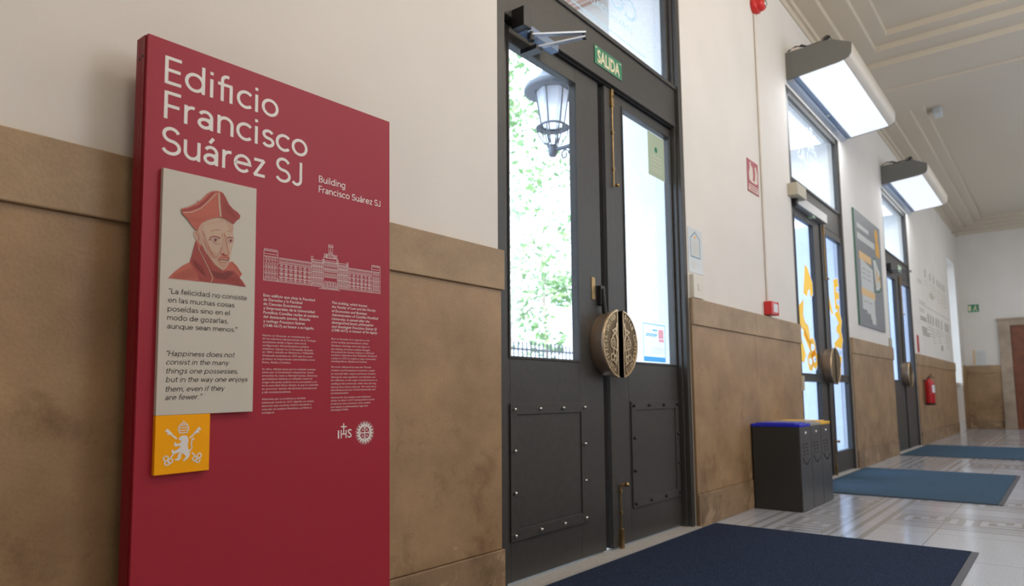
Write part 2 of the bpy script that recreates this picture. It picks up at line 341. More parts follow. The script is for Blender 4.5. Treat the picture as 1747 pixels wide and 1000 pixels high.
# monoline geometric lettering for the large print: glyph = (advance, [centre-line polylines]), cap height 1
def _arc(cx, cy, rx, ry, a0, a1, n=14): return [(cx+rx*math.cos(math.radians(a0+(a1-a0)*i/n)), cy+ry*math.sin(math.radians(a0+(a1-a0)*i/n))) for i in range(n+1)]
def _o(cx=.34): return _arc(cx, .35, .29, .30, 0, 360, 28)
GL = {
 'o': (.72, [_o()]), 'd': (.79, [_o(), [(.63, 0), (.63, 1.03)]]), 'b': (.79, [[(.07, 0), (.07, 1.03)], _o(.36)]), 'p': (.79, [[(.07, -.27), (.07, .70)], _o(.36)]), 'q': (.79, [_o(), [(.63, -.27), (.63, .70)]]),
 'g': (.79, [_o(), [(.63, .70), (.63, -.02)] + _arc(.36, -.0, .27, .24, 0, -150)]),
 'i': (.26, [[(.09, 0), (.09, .70)], [(.09, .86), (.09, .975)]]), 'í': (.26, [[(.09, 0), (.09, .70)], [(.06, .80), (.19, 1.0)]]), 'l': (.26, [[(.09, 0), (.09, 1.03)]]),
 'j': (.26, [[(.09, .70), (.09, -.10)] + _arc(-.04, -.10, .13, .13, 0, -90, 6), [(.09, .86), (.09, .975)]]),
 'f': (.40, [[(.17, 0), (.17, .80)] + _arc(.35, .80, .18, .18, 180, 90, 8) + [(.40, .98)], [(.01, .65), (.38, .65)]]),
 'ﬁ': (.68, [[(.17, 0), (.17, .80)] + _arc(.35, .80, .18, .18, 180, 90, 8) + [(.42, .98)], [(.01, .65), (.55, .65)], [(.50, .65), (.50, 0)]]),
 't': (.42, [[(.17, .92), (.17, .22)] + _arc(.34, .22, .17, .17, 180, 270, 8) + [(.39, .05)], [(.01, .65), (.39, .65)]]),
 'c': (.63, [_arc(.34, .35, .29, .30, 45, 315, 24)]), 'e': (.71, [[(.05, .36), (.63, .36)] + _arc(.34, .35, .29, .30, 2, 318, 26)]),
 'r': (.42, [[(.07, 0), (.07, .70)], _arc(.30, .42, .23, .23, 180, 75, 10)]), 'n': (.67, [[(.07, 0), (.07, .70)], _arc(.31, .41, .24, .24, 180, 0, 16) + [(.55, 0)]]),
 'h': (.67, [[(.07, 0), (.07, 1.03)], _arc(.31, .41, .24, .24, 180, 0, 16) + [(.55, 0)]]), 'm': (1.03, [[(.07, 0), (.07, .70)], _arc(.28, .44, .21, .21, 180, 0, 14) + [(.49, 0)], _arc(.70, .44, .21, .21, 180, 0, 14) + [(.91, 0)]]),
 'u': (.67, [[(.07, .70)] + _arc(.31, .29, .24, .24, 180, 360, 16) + [(.55, .70)], [(.55, .70), (.55, 0)]]),
 'a': (.64, [_arc(.28, .45, .21, .20, 155, 0, 12) + [(.49, 0)], _arc(.26, .205, .20, .155, 0, 360, 24), [(.26, .36), (.49, .36)]]),
 's': (.53, [_arc(.26, .505, .18, .145, 25, 270, 14) + _arc(.26, .205, .20, .155, 90, -155, 14)]), 'z': (.56, [[(.05, .65), (.46, .65)], [(.47, .67), (.06, .03)], [(.05, .05), (.50, .05)]]),
 'v': (.58, [[(.04, .70), (.29, .02)], [(.29, .02), (.54, .70)]]), 'y': (.58, [[(.04, .70), (.30, .03)], [(.54, .70), (.24, -.10)] + _arc(.12, -.09, .11, .13, -10, -90, 5)]),
 'w': (.90, [[(.04, .70), (.24, .02)], [(.24, .02), (.45, .68)], [(.45, .68), (.66, .02)], [(.66, .02), (.86, .70)]]), 'x': (.58, [[(.05, .70), (.53, 0)], [(.53, .70), (.05, 0)]]),
 'E': (.63, [[(.06, 0), (.06, 1)], [(.06, .95), (.55, .95)], [(.06, .51), (.52, .51)], [(.06, .05), (.55, .05)]]), 'F': (.60, [[(.06, 0), (.06, 1)], [(.06, .95), (.54, .95)], [(.06, .48), (.50, .48)]]),
 'S': (.70, [_arc(.33, .725, .25, .225, 20, 270, 16) + _arc(.33, .275, .28, .225, 90, -160, 16)]), 'J': (.54, [[(.38, 1), (.38, .25)] + _arc(.19, .25, .19, .20, 0, -150, 12)]),
 'L': (.58, [[(.06, 0), (.06, 1)], [(.06, .05), (.52, .05)]]), 'H': (.80, [[(.06, 0), (.06, 1)], [(.68, 0), (.68, 1)], [(.06, .51), (.68, .51)]]),
 'B': (.70, [[(.06, 0), (.06, 1)], [(.06, .95), (.34, .95)] + _arc(.34, .735, .20, .215, 90, -90, 12) + [(.06, .52)], [(.34, .52)] + _arc(.34, .285, .24, .235, 90, -90, 12) + [(.06, .05)]]),
 ',': (.24, [[(.11, .12), (.06, -.14)]]), '.': (.24, [[(.10, 0), (.10, .12)]]), '“': (.42, [[(.07, .76), (.13, 1.02)], [(.25, .76), (.31, 1.02)]]), '”': (.42, [[(.13, 1.02), (.07, .76)], [(.31, 1.02), (.25, .76)]]), ' ': (.30, []),
}
GL['á'] = (.64, GL['a'][1] + [[(.22, .80), (.36, 1.0)]])
def stroke_text(p, string, p0, p1, cap, mat, w=.10, shear=0.0, layer=1):
    """the ink runs p0 -> p1 along the baseline; w is the stroke's share of the cap height"""
    x = 0; lines = []
    for ch in string:
        adv, pl = GL[ch]; lines += [[(x+a, b) for a, b in q] for q in pl]; x += adv+.045
    xs = [a+shear*b for q in lines for a, b in q]; x0, x1 = min(xs)-w/2, max(xs)+w/2
    W = x1-x0; ux, uy = (p1[0]-p0[0])/W, (p1[1]-p0[1])/W; L = math.hypot(ux, uy); nx, ny = -uy/L*cap, ux/L*cap
    def Q(a, b): a = a+shear*b-x0; return (p0[0]+ux*a+nx*b, p0[1]+uy*a+ny*b)
    for k_, q in enumerate(lines):
        q = [q[0]]+[b for a, b in zip(q, q[1:]) if math.hypot(a[0]-b[0], a[1]-b[1]) > 1e-5]
        n = len(q); lf, rg = [], []
        closed = n > 8 and math.hypot(q[0][0]-q[-1][0], q[0][1]-q[-1][1]) < 1e-6
        for i in range(n):
            pv = q[i-1] if i else (q[-2] if closed else None); nt_ = q[i+1] if i < n-1 else (q[1] if closed else None)
            d = []
            for a, b in ((pv, q[i]), (q[i], nt_)):
                if a is None or b is None: continue
                l = math.hypot(b[0]-a[0], b[1]-a[1])
                if l > 1e-6: d.append(((b[0]-a[0])/l, (b[1]-a[1])/l))
            if not d: d = [(1, 0)]
            dx, dy = sum(t[0] for t in d), sum(t[1] for t in d); l = math.hypot(dx, dy) or 1; dx, dy = dx/l, dy/l
            k = w/2/max(.5, dx*d[0][0]+dy*d[0][1])
            lf.append(Q(q[i][0]-dy*k, q[i][1]+dx*k)); rg.append(Q(q[i][0]+dy*k, q[i][1]-dx*k))
        v = [p.fn(a, b, layer+(k_ % 9)*.07) for a, b in lf+rg]
        p.mb.add(v, [(i, i+1, n+i+1, n+i) for i in range(n-1)], mat)

# ------------------------------------------------------------------ the building
PITCHX = 4.87
DOORS = [0.0, PITCHX, 2*PITCHX]
OP = [(2.63+o, 4.85+o) for o in DOORS]; WIN = (20.0, 21.5)
XN, XF, YB = -4.0, 22.4, -5.0
HC = 5.33
def wall_with_openings(y0, y1, mat, top, slack=0.0):
    b = MB(); x = XN
    for (a, c), (z0, z1) in [(o, (0, 4.27)) for o in OP] + [(WIN, (.235, 4.30))]:
        a -= slack; c += slack
        b.box(x, a, y0, y1, -.3, top, mat); b.box(a, c, y0, y1, z1, top, mat)
        b.box(a, c, y0, y1, -.3, z0-.001, mat)
        x = c
    b.box(x, XF+.3, y0, y1, -.3, top, mat); return b
wall_with_openings(0, .62, 'plaster', HC+.4).build('wall_left', **S('white plaster corridor wall with three tall doorways', 'wall'))
MBx = wall_with_openings(.621, .96, 'brick', 9.0, .02); MBx.build('wall_exterior', **S('brick outer face of the wall seen through the door glass', 'wall'))
for k, o in enumerate(OP):
    MB().box(o[1]-.004, o[1]+.03, .135, .62, 0, 4.27, 'rough_plaster').box(o[0]-.03, o[0]+.004, .135, .62, 0, 4.27, 'rough_plaster').box(o[0], o[1], .135, .62, 4.262, 4.29, 'rough_plaster').build('trim_%d' % (10+k), **S('rough white plaster reveal outside the doorway', 'trim'))
MB().box(XF, XF+.3, YB, 0, -.3, HC+.4, 'plaster').build('wall_far', **S('white plaster end wall of the corridor', 'wall'))
MB().box(XN-.3, XN, YB, .62, -.3, HC+.4, 'plaster').build('wall_near', **S('white plaster wall behind the viewer', 'wall'))
MB().box(XN-.3, XF+.3, YB-.3, YB, -.3, HC+.4, 'plaster').box(XN, XF, YB, YB+.02, 0, 1.66, 'stone').build('wall_right', **S('white plaster wall opposite the doors', 'wall'))
fl = MB().box(XN-.3, XF+.3, YB-.3, .62, -.3, 0, 'floor').build('floor', **S('polished pale terrazzo floor with grey key-pattern borders', 'floor'))

# inlaid key-pattern borders of the floor
KEY = ["1111111110", "1000000010", "1011111010", "1010001010", "1010101010", "1000101010", "1111101111"]
ib = MB(); ZI = .0006
def irect(x0, x1, y0, y1): ib.add([(x0, y0, ZI), (x1, y0, ZI), (x1, y1, ZI), (x0, y1, ZI)], [(0, 1, 2, 3)], 'inlay')
for y0, y1 in ((-.262, -.295), (-.355, -.39), (-.80, -.832), (-.888, -.925), (-.99, -1.03)): irect(2.0, XF-.25, y1, y0)
x = 2.0; c = .048
while x < XF-.8:
    for rw, line in enumerate(KEY):
        k = 0
        while k < len(line):
            if line[k] == '1':
                e = k
                while e < len(line) and line[e] == '1': e += 1
                irect(x+k*c, x+e*c, -.45-(rw+1)*c, -.45-rw*c); k = e
            else: k += 1
    x += len(KEY[0])*c
for o in (-PITCHX, 0, PITCHX, 2*PITCHX, 2*PITCHX+3.9):
    for a in (5.82, 6.93):
        for x0, x1 in ((0, .035), (.09, .12), (.17, .195), (.575, .60), (.65, .68), (.745, .78)):
            irect(a+x0+o, a+x1+o, YB+.6, -1.03)
        y = -1.06
        while y > YB+1:
            for rw, line in enumerate(KEY):
                for k, ch in enumerate(line):
                    if ch == '1': irect(a+o+.22+rw*c, a+o+.22+(rw+1)*c, y-(k+1)*c, y-k*c)
            y -= len(KEY[0])*c
ib.build('floor_inlay', fl, kind='structure')
MB().box(2.62, 4.86, -.035, .30, 0, .012, 'threshold').build('trim_20', **S('pale stone threshold of the nearest doorway', 'trim'))
MB().box(7.49, 9.73, -.035, .30, 0, .012, 'threshold').build('trim_21', **S('pale stone threshold of the middle doorway', 'trim'))
MB().box(12.36, 14.60, -.035, .30, 0, .012, 'threshold').build('trim_22', **S('pale stone threshold of the farthest doorway', 'trim'))

# stone wainscot, band and baseboard
segs = [(XN, 2.63), (4.85, 7.50), (9.72, 12.37), (14.59, 20.0), (21.5, XF)]
wa, ba, bs = MB(), MB(), MB()
def split(a, b_, w):
    n = max(1, round((b_-a)/w)); return [(a+(b_-a)*k/n+(.0012 if k else 0), a+(b_-a)*(k+1)/n-(.0012 if k < n-1 else 0)) for k in range(n)]
for a, b_ in segs:
    for q0, q1 in split(a, b_, 1.1 if a > 0 else 9): wa.box(q0, q1, -.02, 0, .233, 1.462, 'stone')
    for q0, q1 in split(a, b_+.012, 1.35 if a > 0 else 9): ba.box(q0, q1, -.034, 0, 1.462, 1.66, 'stone_band')
    for q0, q1 in split(a, b_+.012, 2.8 if a > 0 else 9): bs.box(q0, q1, -.030, 0, 0, .231, 'stone_base')
wa.box(XF-.02, XF, -.80, 0, .233, 1.462, 'stone'); ba.box(XF-.034, XF, -.80, 0, 1.462, 1.66, 'stone_band'); bs.box(XF-.03, XF, -.80, 0, 0, .231, 'stone_base')
wa.build('trim_1', bevel=.003, **S('tan stone wainscot along the corridor wall', 'trim')); ba.build('trim_2', bevel=.004, **S('stone band capping the wainscot', 'trim'))
bs.build('baseboard_left', bevel=.004, **S('stone baseboard below the wainscot', 'baseboard'))

# stepped plaster ceiling in two bays with a flat beam between
ce = MB()
def ring(o, i, z, zi):
    (ax0, ax1, ay0, ay1), (bx0, bx1, by0, by1) = o, i
    v = [(ax0, ay0, z), (ax1, ay0, z), (ax1, ay1, z), (ax0, ay1, z), (bx0, by0, z), (bx1, by0, z), (bx1, by1, z), (bx0, by1, z)]
    ce.add(v, [(k, (k+1) % 4, 4+(k+1) % 4, 4+k) for k in range(4)], 'ceiling')
    w = v[4:] + [(p[0], p[1], zi) for p in v[4:]]
    ce.add(w, [(k, (k+1) % 4, 4+(k+1) % 4, 4+k) for k in range(4)], 'ceiling')
def bay(outer, steps, lv):
    cur = outer
    for st, (z, zi) in zip(steps, lv): ring(cur, st, z, zi); cur = st
    x0, x1, y0, y1 = cur; z = lv[-1][1]; ce.add([(x0, y0, z), (x1, y0, z), (x1, y1, z), (x0, y1, z)], [(0, 1, 2, 3)], 'ceiling')
LV = [(HC, HC+.075), (HC+.075, HC+.15), (HC+.15, HC+.225)]
bay((XN-.3, 11.07, YB-.3, .3), [(XN+.25, 10.2, YB+.24, -.24), (XN+.5, 9.87, YB+.485, -.485), (XN+.7, 9.63, YB+.66, -.66)], LV)
bay((11.53, XF+.3, YB-.3, .3), [(12.0, XF-.15, YB+.24, -.24), (12.3, XF-.30, YB+.485, -.485), (12.5, XF-.50, YB+.66, -.66)], LV)
ce.box(11.06, 11.54, YB, 0, HC-.03, HC+.4, 'ceiling')
ce.build('ceiling', **S('cream plaster ceiling stepped in two recessed bays', 'ceiling'))
co = MB()
for k, (y, z) in enumerate(((-.018, 5.19), (-.05, 5.265))): co.box(XN, XF, y, 0, z, HC, 'ceiling')
co.box(XF-.03, XF, YB, 0, 5.22, HC, 'ceiling').build('trim_3', **S('cream plaster cornice under the ceiling', 'trim'))

# ------------------------------------------------------------------ tall double doors
def emblem(p, Q, s, mat, lay, outline=None):
    """crossed keys, tiara and rampant lion drawn in a unit square (v up); Q maps to the plane, s = scale of widths"""
    def F(pts): return [Q(a, b) for a, b in pts]
    shapes = []
    # lion
    shapes.append([(.40, .575), (.44, .625), (.50, .645), (.56, .635), (.595, .59), (.60, .53), (.585, .47), (.60, .40), (.63, .36), (.635, .29), (.60, .24), (.555, .205), (.52, .19), (.50, .205), (.545, .24), (.555, .28), (.51, .32),
                   (.475, .33), (.46, .24), (.43, .21), (.36, .215), (.345, .235), (.40, .255), (.415, .32), (.45, .36), (.40, .345), (.33, .33), (.29, .345), (.285, .38), (.305, .42), (.325, .38), (.38, .395), (.45, .44),
                   (.42, .475), (.37, .455), (.33, .47), (.335, .53), (.355, .545), (.365, .505), (.42, .505), (.46, .53), (.45, .565)])
    # key shafts and bits
    for sx in (1, -1):
        X = lambda a: .5+sx*(a-.5)
        shapes.append([(X(.615), .60), (X(.70), .67), (X(.72), .65), (X(.635), .58)])
        shapes.append([(X(.70), .68), (X(.80), .78), (X(.845), .735), (X(.82), .715), (X(.805), .73), (X(.79), .715), (X(.81), .69), (X(.785), .665), (X(.765), .685), (X(.745), .66), (X(.735), .65)])
        shapes.append([(X(.68), .34), (X(.74), .28), (X(.725), .26), (X(.665), .32)])
    for sh in shapes:
        if outline: p.stroke(F(sh), .035*s, outline, lay-1, True)
        p.poly(F(sh), mat, lay)
    for sx in (1, -1):
        for cx, cv in ((.735, .215), (.815, .265), (.79, .185), ):
            c = Q(.5+sx*(cx-.5), cv)
            if outline: p.ring(c, .042*s, .042*s, .05*s, outline, lay-1)
            p.ring(c, .042*s, .042*s, .022*s, mat, lay)
    # tail
    tail = [(.60, .38), (.645, .37), (.67, .42), (.655, .49), (.665, .55), (.69, .58), (.705, .555)]
    if outline: p.stroke(F(tail), .05*s, outline, lay-1)
    p.stroke(F(tail), .02*s, mat, lay)
    # tiara
    for i, (v, w) in enumerate(((.70, .075), (.745, .092), (.79, .088), (.835, .062))):
        arc = [(.5+w*math.cos(PI*t/8)*1.0, v-.012*math.sin(PI*t/8)) for t in range(9)]
        p.stroke(F(arc), .018*s, mat, lay)
    for sg in (1, -1): p.stroke(F([(.5+sg*.07, .69), (.5+sg*.095, .745), (.5+sg*.09, .80), (.5+sg*.05, .85), (.5, .868)]), .018*s, mat, lay)
    p.stroke(F([(.5, .868), (.5, .90)]), .016*s, mat, lay)

def door_frame(root, o, gy=.10):
    f = MB()
    f.box(2.60+o, 2.70+o, .005, gy+.032, 0, 4.27, 'door').box(2.63+o, 2.715+o, min(.05, gy-.025), gy+.032, .012, 4.27, 'door')
    f.box(4.80+o, 4.88+o, .005, gy+.032, 0, 4.27, 'door').box(4.785+o, 4.83+o, min(.04, gy-.025), gy+.032, .012, 4.27, 'door')
    f.build('jamb', root, bevel=.004)
    l = MB().box(2.70+o, 4.80+o, .035, gy+.032, 2.965, 3.275, 'door').box(2.70+o, 4.80+o, .022, .05, 3.255, 3.285, 'door').box(2.70+o, 4.80+o, .06, gy+.032, 2.955, 2.97, 'door_dark')
    l.build('lintel', root, bevel=.004)
    t = MB().box(2.70+o, 2.76+o, gy-.03, gy+.012, 3.27, 4.27, 'door').box(4.755+o, 4.80+o, gy-.03, gy+.012, 3.27, 4.27, 'door').box(2.7+o, 4.8+o, gy-.03, gy+.012, 4.19, 4.27, 'door')
    t.build('transom_frame', root, bevel=.003)
    MB().box(2.76+o, 4.755+o, gy, gy+.006, 3.275, 4.19, 'glass').build('transom_glass', root)
    MB().box(3.742+o, 3.80+o, gy+.035, .16, .02, 2.955, 'door_dark').build('centre_gap', root)  # black strip gives the gap between the leaves its shade by colour

def leaf(root, name, x0, x1, holes, gl, kick=None, rails=(), rivet='steel'):
    """a leaf with rectangular glazed holes [(xa, xb, za, zb)]"""
    b = MB(); y0, y1 = .08, .128; za, zb = .022, 2.953
    hx0, hx1 = holes[0][0], holes[0][1]
    b.box(x0, hx0, y0, y1, za, zb, 'door').box(hx1, x1, y0, y1, za, zb, 'door')
    z = za
    for h in sorted(holes, key=lambda q: q[2]):
        b.box(hx0, hx1, y0, y1, z, h[2], 'door'); z = h[3]
    b.box(hx0, hx1, y0, y1, z, zb, 'door')
    for z in rails: b.box(x0+.02, x1-.02, y0-.004, y0, z, z+.006, 'door')
    lf = b.build(name, root, bevel=.003)
    for h in holes:
        g = MB().box(h[0], h[1], .108, .114, h[2], h[3], gl).build('glass_pane', lf)
        t = .013; q = MB()
        for (a, c, d, e) in ((h[0]-t, h[0], h[2]-t, h[3]+t), (h[1], h[1]+t, h[2]-t, h[3]+t), (h[0], h[1], h[2]-t, h[2]), (h[0], h[1], h[3], h[3]+t)): q.box(a, c, y0-.007, y0, d, e, 'door')
        q.build('glazing_bead', lf, bevel=.002)
    if kick:
        a, c, d, e = kick; w = .056; q = MB()
        q.box(a, a+w, y0-.010, y0, d, e, 'door').box(c-w, c, y0-.010, y0, d, e, 'door').box(a+w, c-w, y0-.010, y0, d, d+w, 'door').box(a+w, c-w, y0-.010, y0, e-w, e, 'door').box(a+w, c-w, y0-.003, y0, d+w, e-w, 'door')
        q.build('kick_panel', lf, bevel=.002)
        pts = set()
        for i in range(4):
            xx = a+w/2+(c-a-w)*i/3; zz = d+w/2+(e-d-w)*i/3
            pts |= {(xx, d+w/2), (xx, e-w/2), (a+w/2, zz), (c-w/2, zz)}
        me = MB().lathe([(.0001, -.017), (.006, -.0155), (.0095, -.010), (.0105, -.004), (.0105, 0)], rivet, n=10, axis='y')
        first = None
        for (xx, zz) in sorted(pts):
            if first is None: first = rv = me.build('rivet', lf)
            else: rv = first.copy(); COL.objects.link(rv)
            rv.location = (xx, y0-.010, zz)
    return lf

def pull_seal(root, o, text=True):
    """the round bronze seal split over both leaves: two half discs standing off the doors"""
    cx, cz, R, yf, yb = 3.795+o, 1.262, .213, -.022, .079
    for sg in (-1, 1):
        gap = .031
        a0 = math.asin(gap/R)
        arc = [(sg*R*math.sin(a0+(PI-2*a0)*k/24), R*math.cos(a0+(PI-2*a0)*k/24)) for k in range(25)]
        if sg < 0: arc = arc[::-1]
        b = MB(); n = len(arc)
        # the side narrows towards the leaf
        ring_ = [(1.0, yf+.006), (1.005, yf+.014), (.985, yf+.022), (.95, yf+.05), (.93, yb)]
        v = []
        for k_, y in ring_: v += [(cx+(a if abs(a) < gap*1.3 else a*k_), y, cz+c*k_) for a, c in arc]
        fs = []
        for i in range(len(ring_)-1):
            for k in range(n): fs.append((i*n+k, i*n+(k+1) % n, (i+1)*n+(k+1) % n, (i+1)*n+k))
        b.add(v, fs, 'bronze_side', True)
        b.add([(cx+a, yf+.006, cz+c) for a, c in arc], [tuple(range(n))], 'bronze_dark')
        b.add([(cx+sg*gap, yf+.006, cz-R*.97), (cx+sg*gap, yf+.006, cz+R*.97), (cx+sg*gap, yb, cz+R*.92), (cx+sg*gap, yb, cz-R*.92)], [(0, 1, 2, 3)], 'bronze_cut')
        lf = [ch for ch in root.children if ch.name.startswith('left_leaf' if sg < 0 else 'right_leaf')][0]
        b.build('seal_handle', lf)
        # raised rim, inscription and figures
        p = Print(lambda u, v_, l: (cx+u, yf+.006-.0012*l, cz+v_))
        rim = [(x_*.965, y_*.965) for x_, y_ in arc if abs(x_) > .0]
        for k in range(n-1):
            (xa, za), (xb, zb) = arc[k], arc[k+1]; q = MB()
            p.mb.add([(cx+xa, yf+.006, cz+za), (cx+xb, yf+.006, cz+zb), (cx+xb*.985, yf, cz+zb*.985), (cx+xa*.985, yf, cz+za*.985), (cx+xb*.945, yf, cz+zb*.945), (cx+xa*.945, yf, cz+za*.945), (cx+xb*.935, yf+.005, cz+zb*.935), (cx+xa*.935, yf+.005, cz+za*.935)],
                     [(0, 1, 2, 3), (3, 2, 4, 5), (5, 4, 6, 7)], 'bronze')
        p.stroke([(sg*(gap+.004), -R*.93), (sg*(gap+.004), R*.93)], .008, 'bronze', 3)
        if text:
            word = 'MATRITI·PONTIFICIA·UNIVER'[7:] if sg < 0 else 'SITAS·COMILLENSIS'
            for k, ch in enumerate(word):
                t = (k+.5)/len(word); ang = (PI+a0+.12)+(PI-2*a0-.3)*t if sg < 0 else a0+.12+(PI-2*a0-.3)*t
                rr = R*.775; h = .028; w = .020 if ch not in 'I·' else .006
                rad = (math.sin(ang), math.cos(ang)); tan = (math.cos(ang), -math.sin(ang))
                base = (rad[0]*rr, rad[1]*rr)
                p.text(ch, (base[0]-tan[0]*w/2, base[1]-tan[1]*w/2), (base[0]+tan[0]*w/2, base[1]+tan[1]*w/2), h, 'bronze', 4, bold=.02)
            kx = sg*.095
            p.ring((kx, .0), .026, .030, .008, 'bronze', 4); p.ring((kx, -.0), .010, .012, .006, 'bronze', 4)
            p.stroke([(sg*.05, .095), (sg*.10, .075), (sg*.075, .06), (sg*.10, .04)], .010, 'bronze', 4)
            for (a, c) in ((.075, -.055), (.105, -.085), (.07, -.10)): p.ring((sg*a, c), .020, .020, .008, 'bronze', 4)
            p.stroke([(sg*.05, -.04), (sg*.045, .02), (sg*.06, .06), (sg*.048, .12)], .014, 'bronze', 4)
            p.stroke([(sg*.055, -.13), (sg*.075, -.12), (sg*.05, -.08)], .010, 'bronze', 4)
        p.build('seal_relief', lf)

# ---- door_1
d1 = thing('door_1', 'nearest dark double door with clear glass and riveted kick panels', 'door', kind='structure')
door_frame(d1, 0)
L1 = leaf(d1, 'left_leaf', 2.705, 3.742, [(2.822, 3.474, 1.153, 2.850)], 'glass', (2.812, 3.527, .220, .906))
R1 = leaf(d1, 'right_leaf', 3.80, 4.795, [(4.055, 4.765, 1.166, 2.880)], 'glass', (4.070, 4.770, .226, .906), rivet='blackmetal')
MB().box(3.80, 3.885, .066, .08, .022, 2.953, 'door').build('meeting_strip', R1, bevel=.003)
pull_seal(d1, 0)
MB().box(3.622, 3.662, .076, .08, 1.530, 1.667, 'brass').build('lock_plate', L1)
q = MB().box(3.685, 3.735, .05, .08, 1.50, 1.62, 'blackmetal').tube([(3.71, .05, 1.60), (3.71, .045, 1.5), (3.73, .045, 1.40)], .014, 'blackmetal').box(3.70, 3.715, .046, .05, 1.55, 1.585, 'chrome'); q.build('latch', L1, bevel=.003)
def flush_bolt(parent, x, zs, low):
    z0, z1 = zs; b = MB()
    b.tube([(x, .058, z0), (x, .058, z1)], .0055, 'brass')
    for t in (.18, .55, .92): zz = z0+(z1-z0)*t; b.box(x-.010, x+.010, .05, .068, zz-.010, zz+.010, 'brass')
    if low:
        b.box(x-.016, x+.016, .046, .068, .012, .13, 'brass')
        b.tube([(x, .058, z1), (x, .045, z1+.012), (x+.008, .035, z1+.015)], .009, 'brass').lathe([(.001, -.02), (.015, -.012), (.016, 0), (.009, .012)], 'brass', (x+.014, .025, z1+.012), 12, 'y')
    else:
        b.box(x-.014, x+.014, .05, .068, z1-.12, z1, 'brass'); b.lathe([(.001, -.018), (.012, -.01), (.012, 0), (.006, .012)], 'brass', (x+.012, .04, z0+.01), 12, 'y')
    b.build('bolt', parent, bevel=.002)
flush_bolt(R1, 3.885, (2.29, 2.95), False); flush_bolt(R1, 3.885, (.03, .385), True)
# overhead closer with scissor arms
cl = MB().box(2.80, 2.87, -.045, .04, 2.90, 3.01, 'blackmetal').box(2.85, 3.16, -.02, .035, 2.895, 2.945, 'steelblue')
cl.build('closer_body', d1, bevel=.004)
def flat_bar(b, p0, p1, w, t, mat):
    p0, p1 = Vector(p0), Vector(p1); d = (p1-p0).normalized(); s_ = d.cross(Vector((0, 0, 1))).normalized()*w/2; u = Vector((0, 0, t/2))
    v = [p0-s_-u, p0+s_-u, p0+s_+u, p0-s_+u, p1-s_-u, p1+s_-u, p1+s_+u, p1-s_+u]
    b.add(v, [(0, 1, 2, 3), (7, 6, 5, 4), (0, 4, 5, 1), (1, 5, 6, 2), (2, 6, 7, 3), (3, 7, 4, 0)], mat)
ar = MB(); flat_bar(ar, (2.90, -.02, 2.89), (3.17, -.19, 2.958), .032, .010, 'closer'); flat_bar(ar, (2.955, -.02, 2.842), (3.165, -.19, 2.93), .034, .010, 'closer')
ar.tube([(3.165, -.19, 2.92), (3.165, -.19, 2.966)], .012, 'blackmetal').tube([(2.90, -.015, 2.86), (2.90, -.015, 2.905)], .02, 'blackmetal').box(2.93, 2.99, -.03, .08, 2.825, 2.85, 'blackmetal')
ar.build('closer_arm', d1)
# frosted lettering on the transom glass, readable from outside
def transom_print(o, mat, logo):
    p = Print(lambda u, v, l: (u+o, (.0985 if o == 0 else .0435)-.0004*l, v))
    p.text('COMILLAS', (4.335, 3.60), (3.13, 3.60), .158, mat, 1, bold=.008, mirror=True)
    p.text('UNIVERSIDAD PONTIFICIA', (4.26, 3.497), (3.20, 3.497), .050, mat, 1, mirror=True)
    p.stroke([(4.45, 3.405), (3.10, 3.405)], .012, mat)
    if logo: emblem(p, lambda a, b: (3.72-(a-.5)*.52, 3.72+b*.46), .46, mat, 2)
    return p
transom_print(0, 'film_clear', False).build('transom_lettering', d1)

# ---- door_2 : glazed to the bottom rail, orange crest across the panes
d2 = thing('door_2', 'middle dark double door glazed low with an orange crest on its panes', 'door', kind='structure')
o = PITCHX; door_frame(d2, o, .045)
L2 = leaf(d2, 'left_leaf', 2.705+o, 3.742+o, [(2.80+o, 3.50+o, 1.165, 2.87), (2.80+o, 3.50+o, .27, 1.075)], 'glass_tint')
R2 = leaf(d2, 'right_leaf', 3.80+o, 4.795+o, [(4.03+o, 4.765+o, 1.175, 2.87), (4.03+o, 4.765+o, .265, 1.085)], 'glass_tint')
MB().box(3.80+o, 3.885+o, .066, .08, .022, 2.953, 'door').build('meeting_strip', R2, bevel=.003)
pull_seal(d2, o, False)
flush_bolt(R2, 3.885+o, (2.29, 2.95), False); flush_bolt(R2, 3.885+o, (.03, .385), True)
transom_print(o, 'film_white', True).build('transom_lettering', d2)
def crest(lf, x0, x1, pieces, rings):
    p = Print(lambda u, v, l: (x0+(x1-x0)*u, .1060-.0004*l, v))
    for sh in pieces:
        p.poly(sh, 'film_orange', 2); p.stroke([(a, b) for a, b in sh], .035, 'film_white', 1, True)
    for (a, b, ra, rb, w) in rings: p.ring((a, b), ra, rb, w+.05, 'film_white', 1); p.ring((a, b), ra, rb, w, 'film_orange', 2)
    p.build('crest_film', lf)
crest(L2, 2.80+o, 3.50+o, [
    [(.42, 2.05), (.58, 2.38), (.72, 2.36), (.95, 2.20), (.95, 2.08), (.80, 2.02), (.78, 2.12), (.70, 2.10), (.62, 2.02)],
    [(.02, 2.42), (.10, 2.36), (.06, 2.20), (.02, 2.16)],
    [(.05, 1.86), (.18, 1.90), (.42, 1.98), (.36, 1.80), (.45, 1.72), (.60, 1.70), (.70, 1.50), (.50, 1.52), (.34, 1.62), (.22, 1.66), (.10, 1.72)],
    [(.04, 1.62), (.20, 1.54), (.40, 1.36), (.26, 1.28), (.06, 1.30)], [(.30, 1.58), (.62, 1.42), (.70, 1.47), (.38, 1.64)]],
    [(.78, 1.46, .13, .075, .07), (.86, 1.33, .12, .07, .07), (.62, 1.30, .12, .07, .07)])
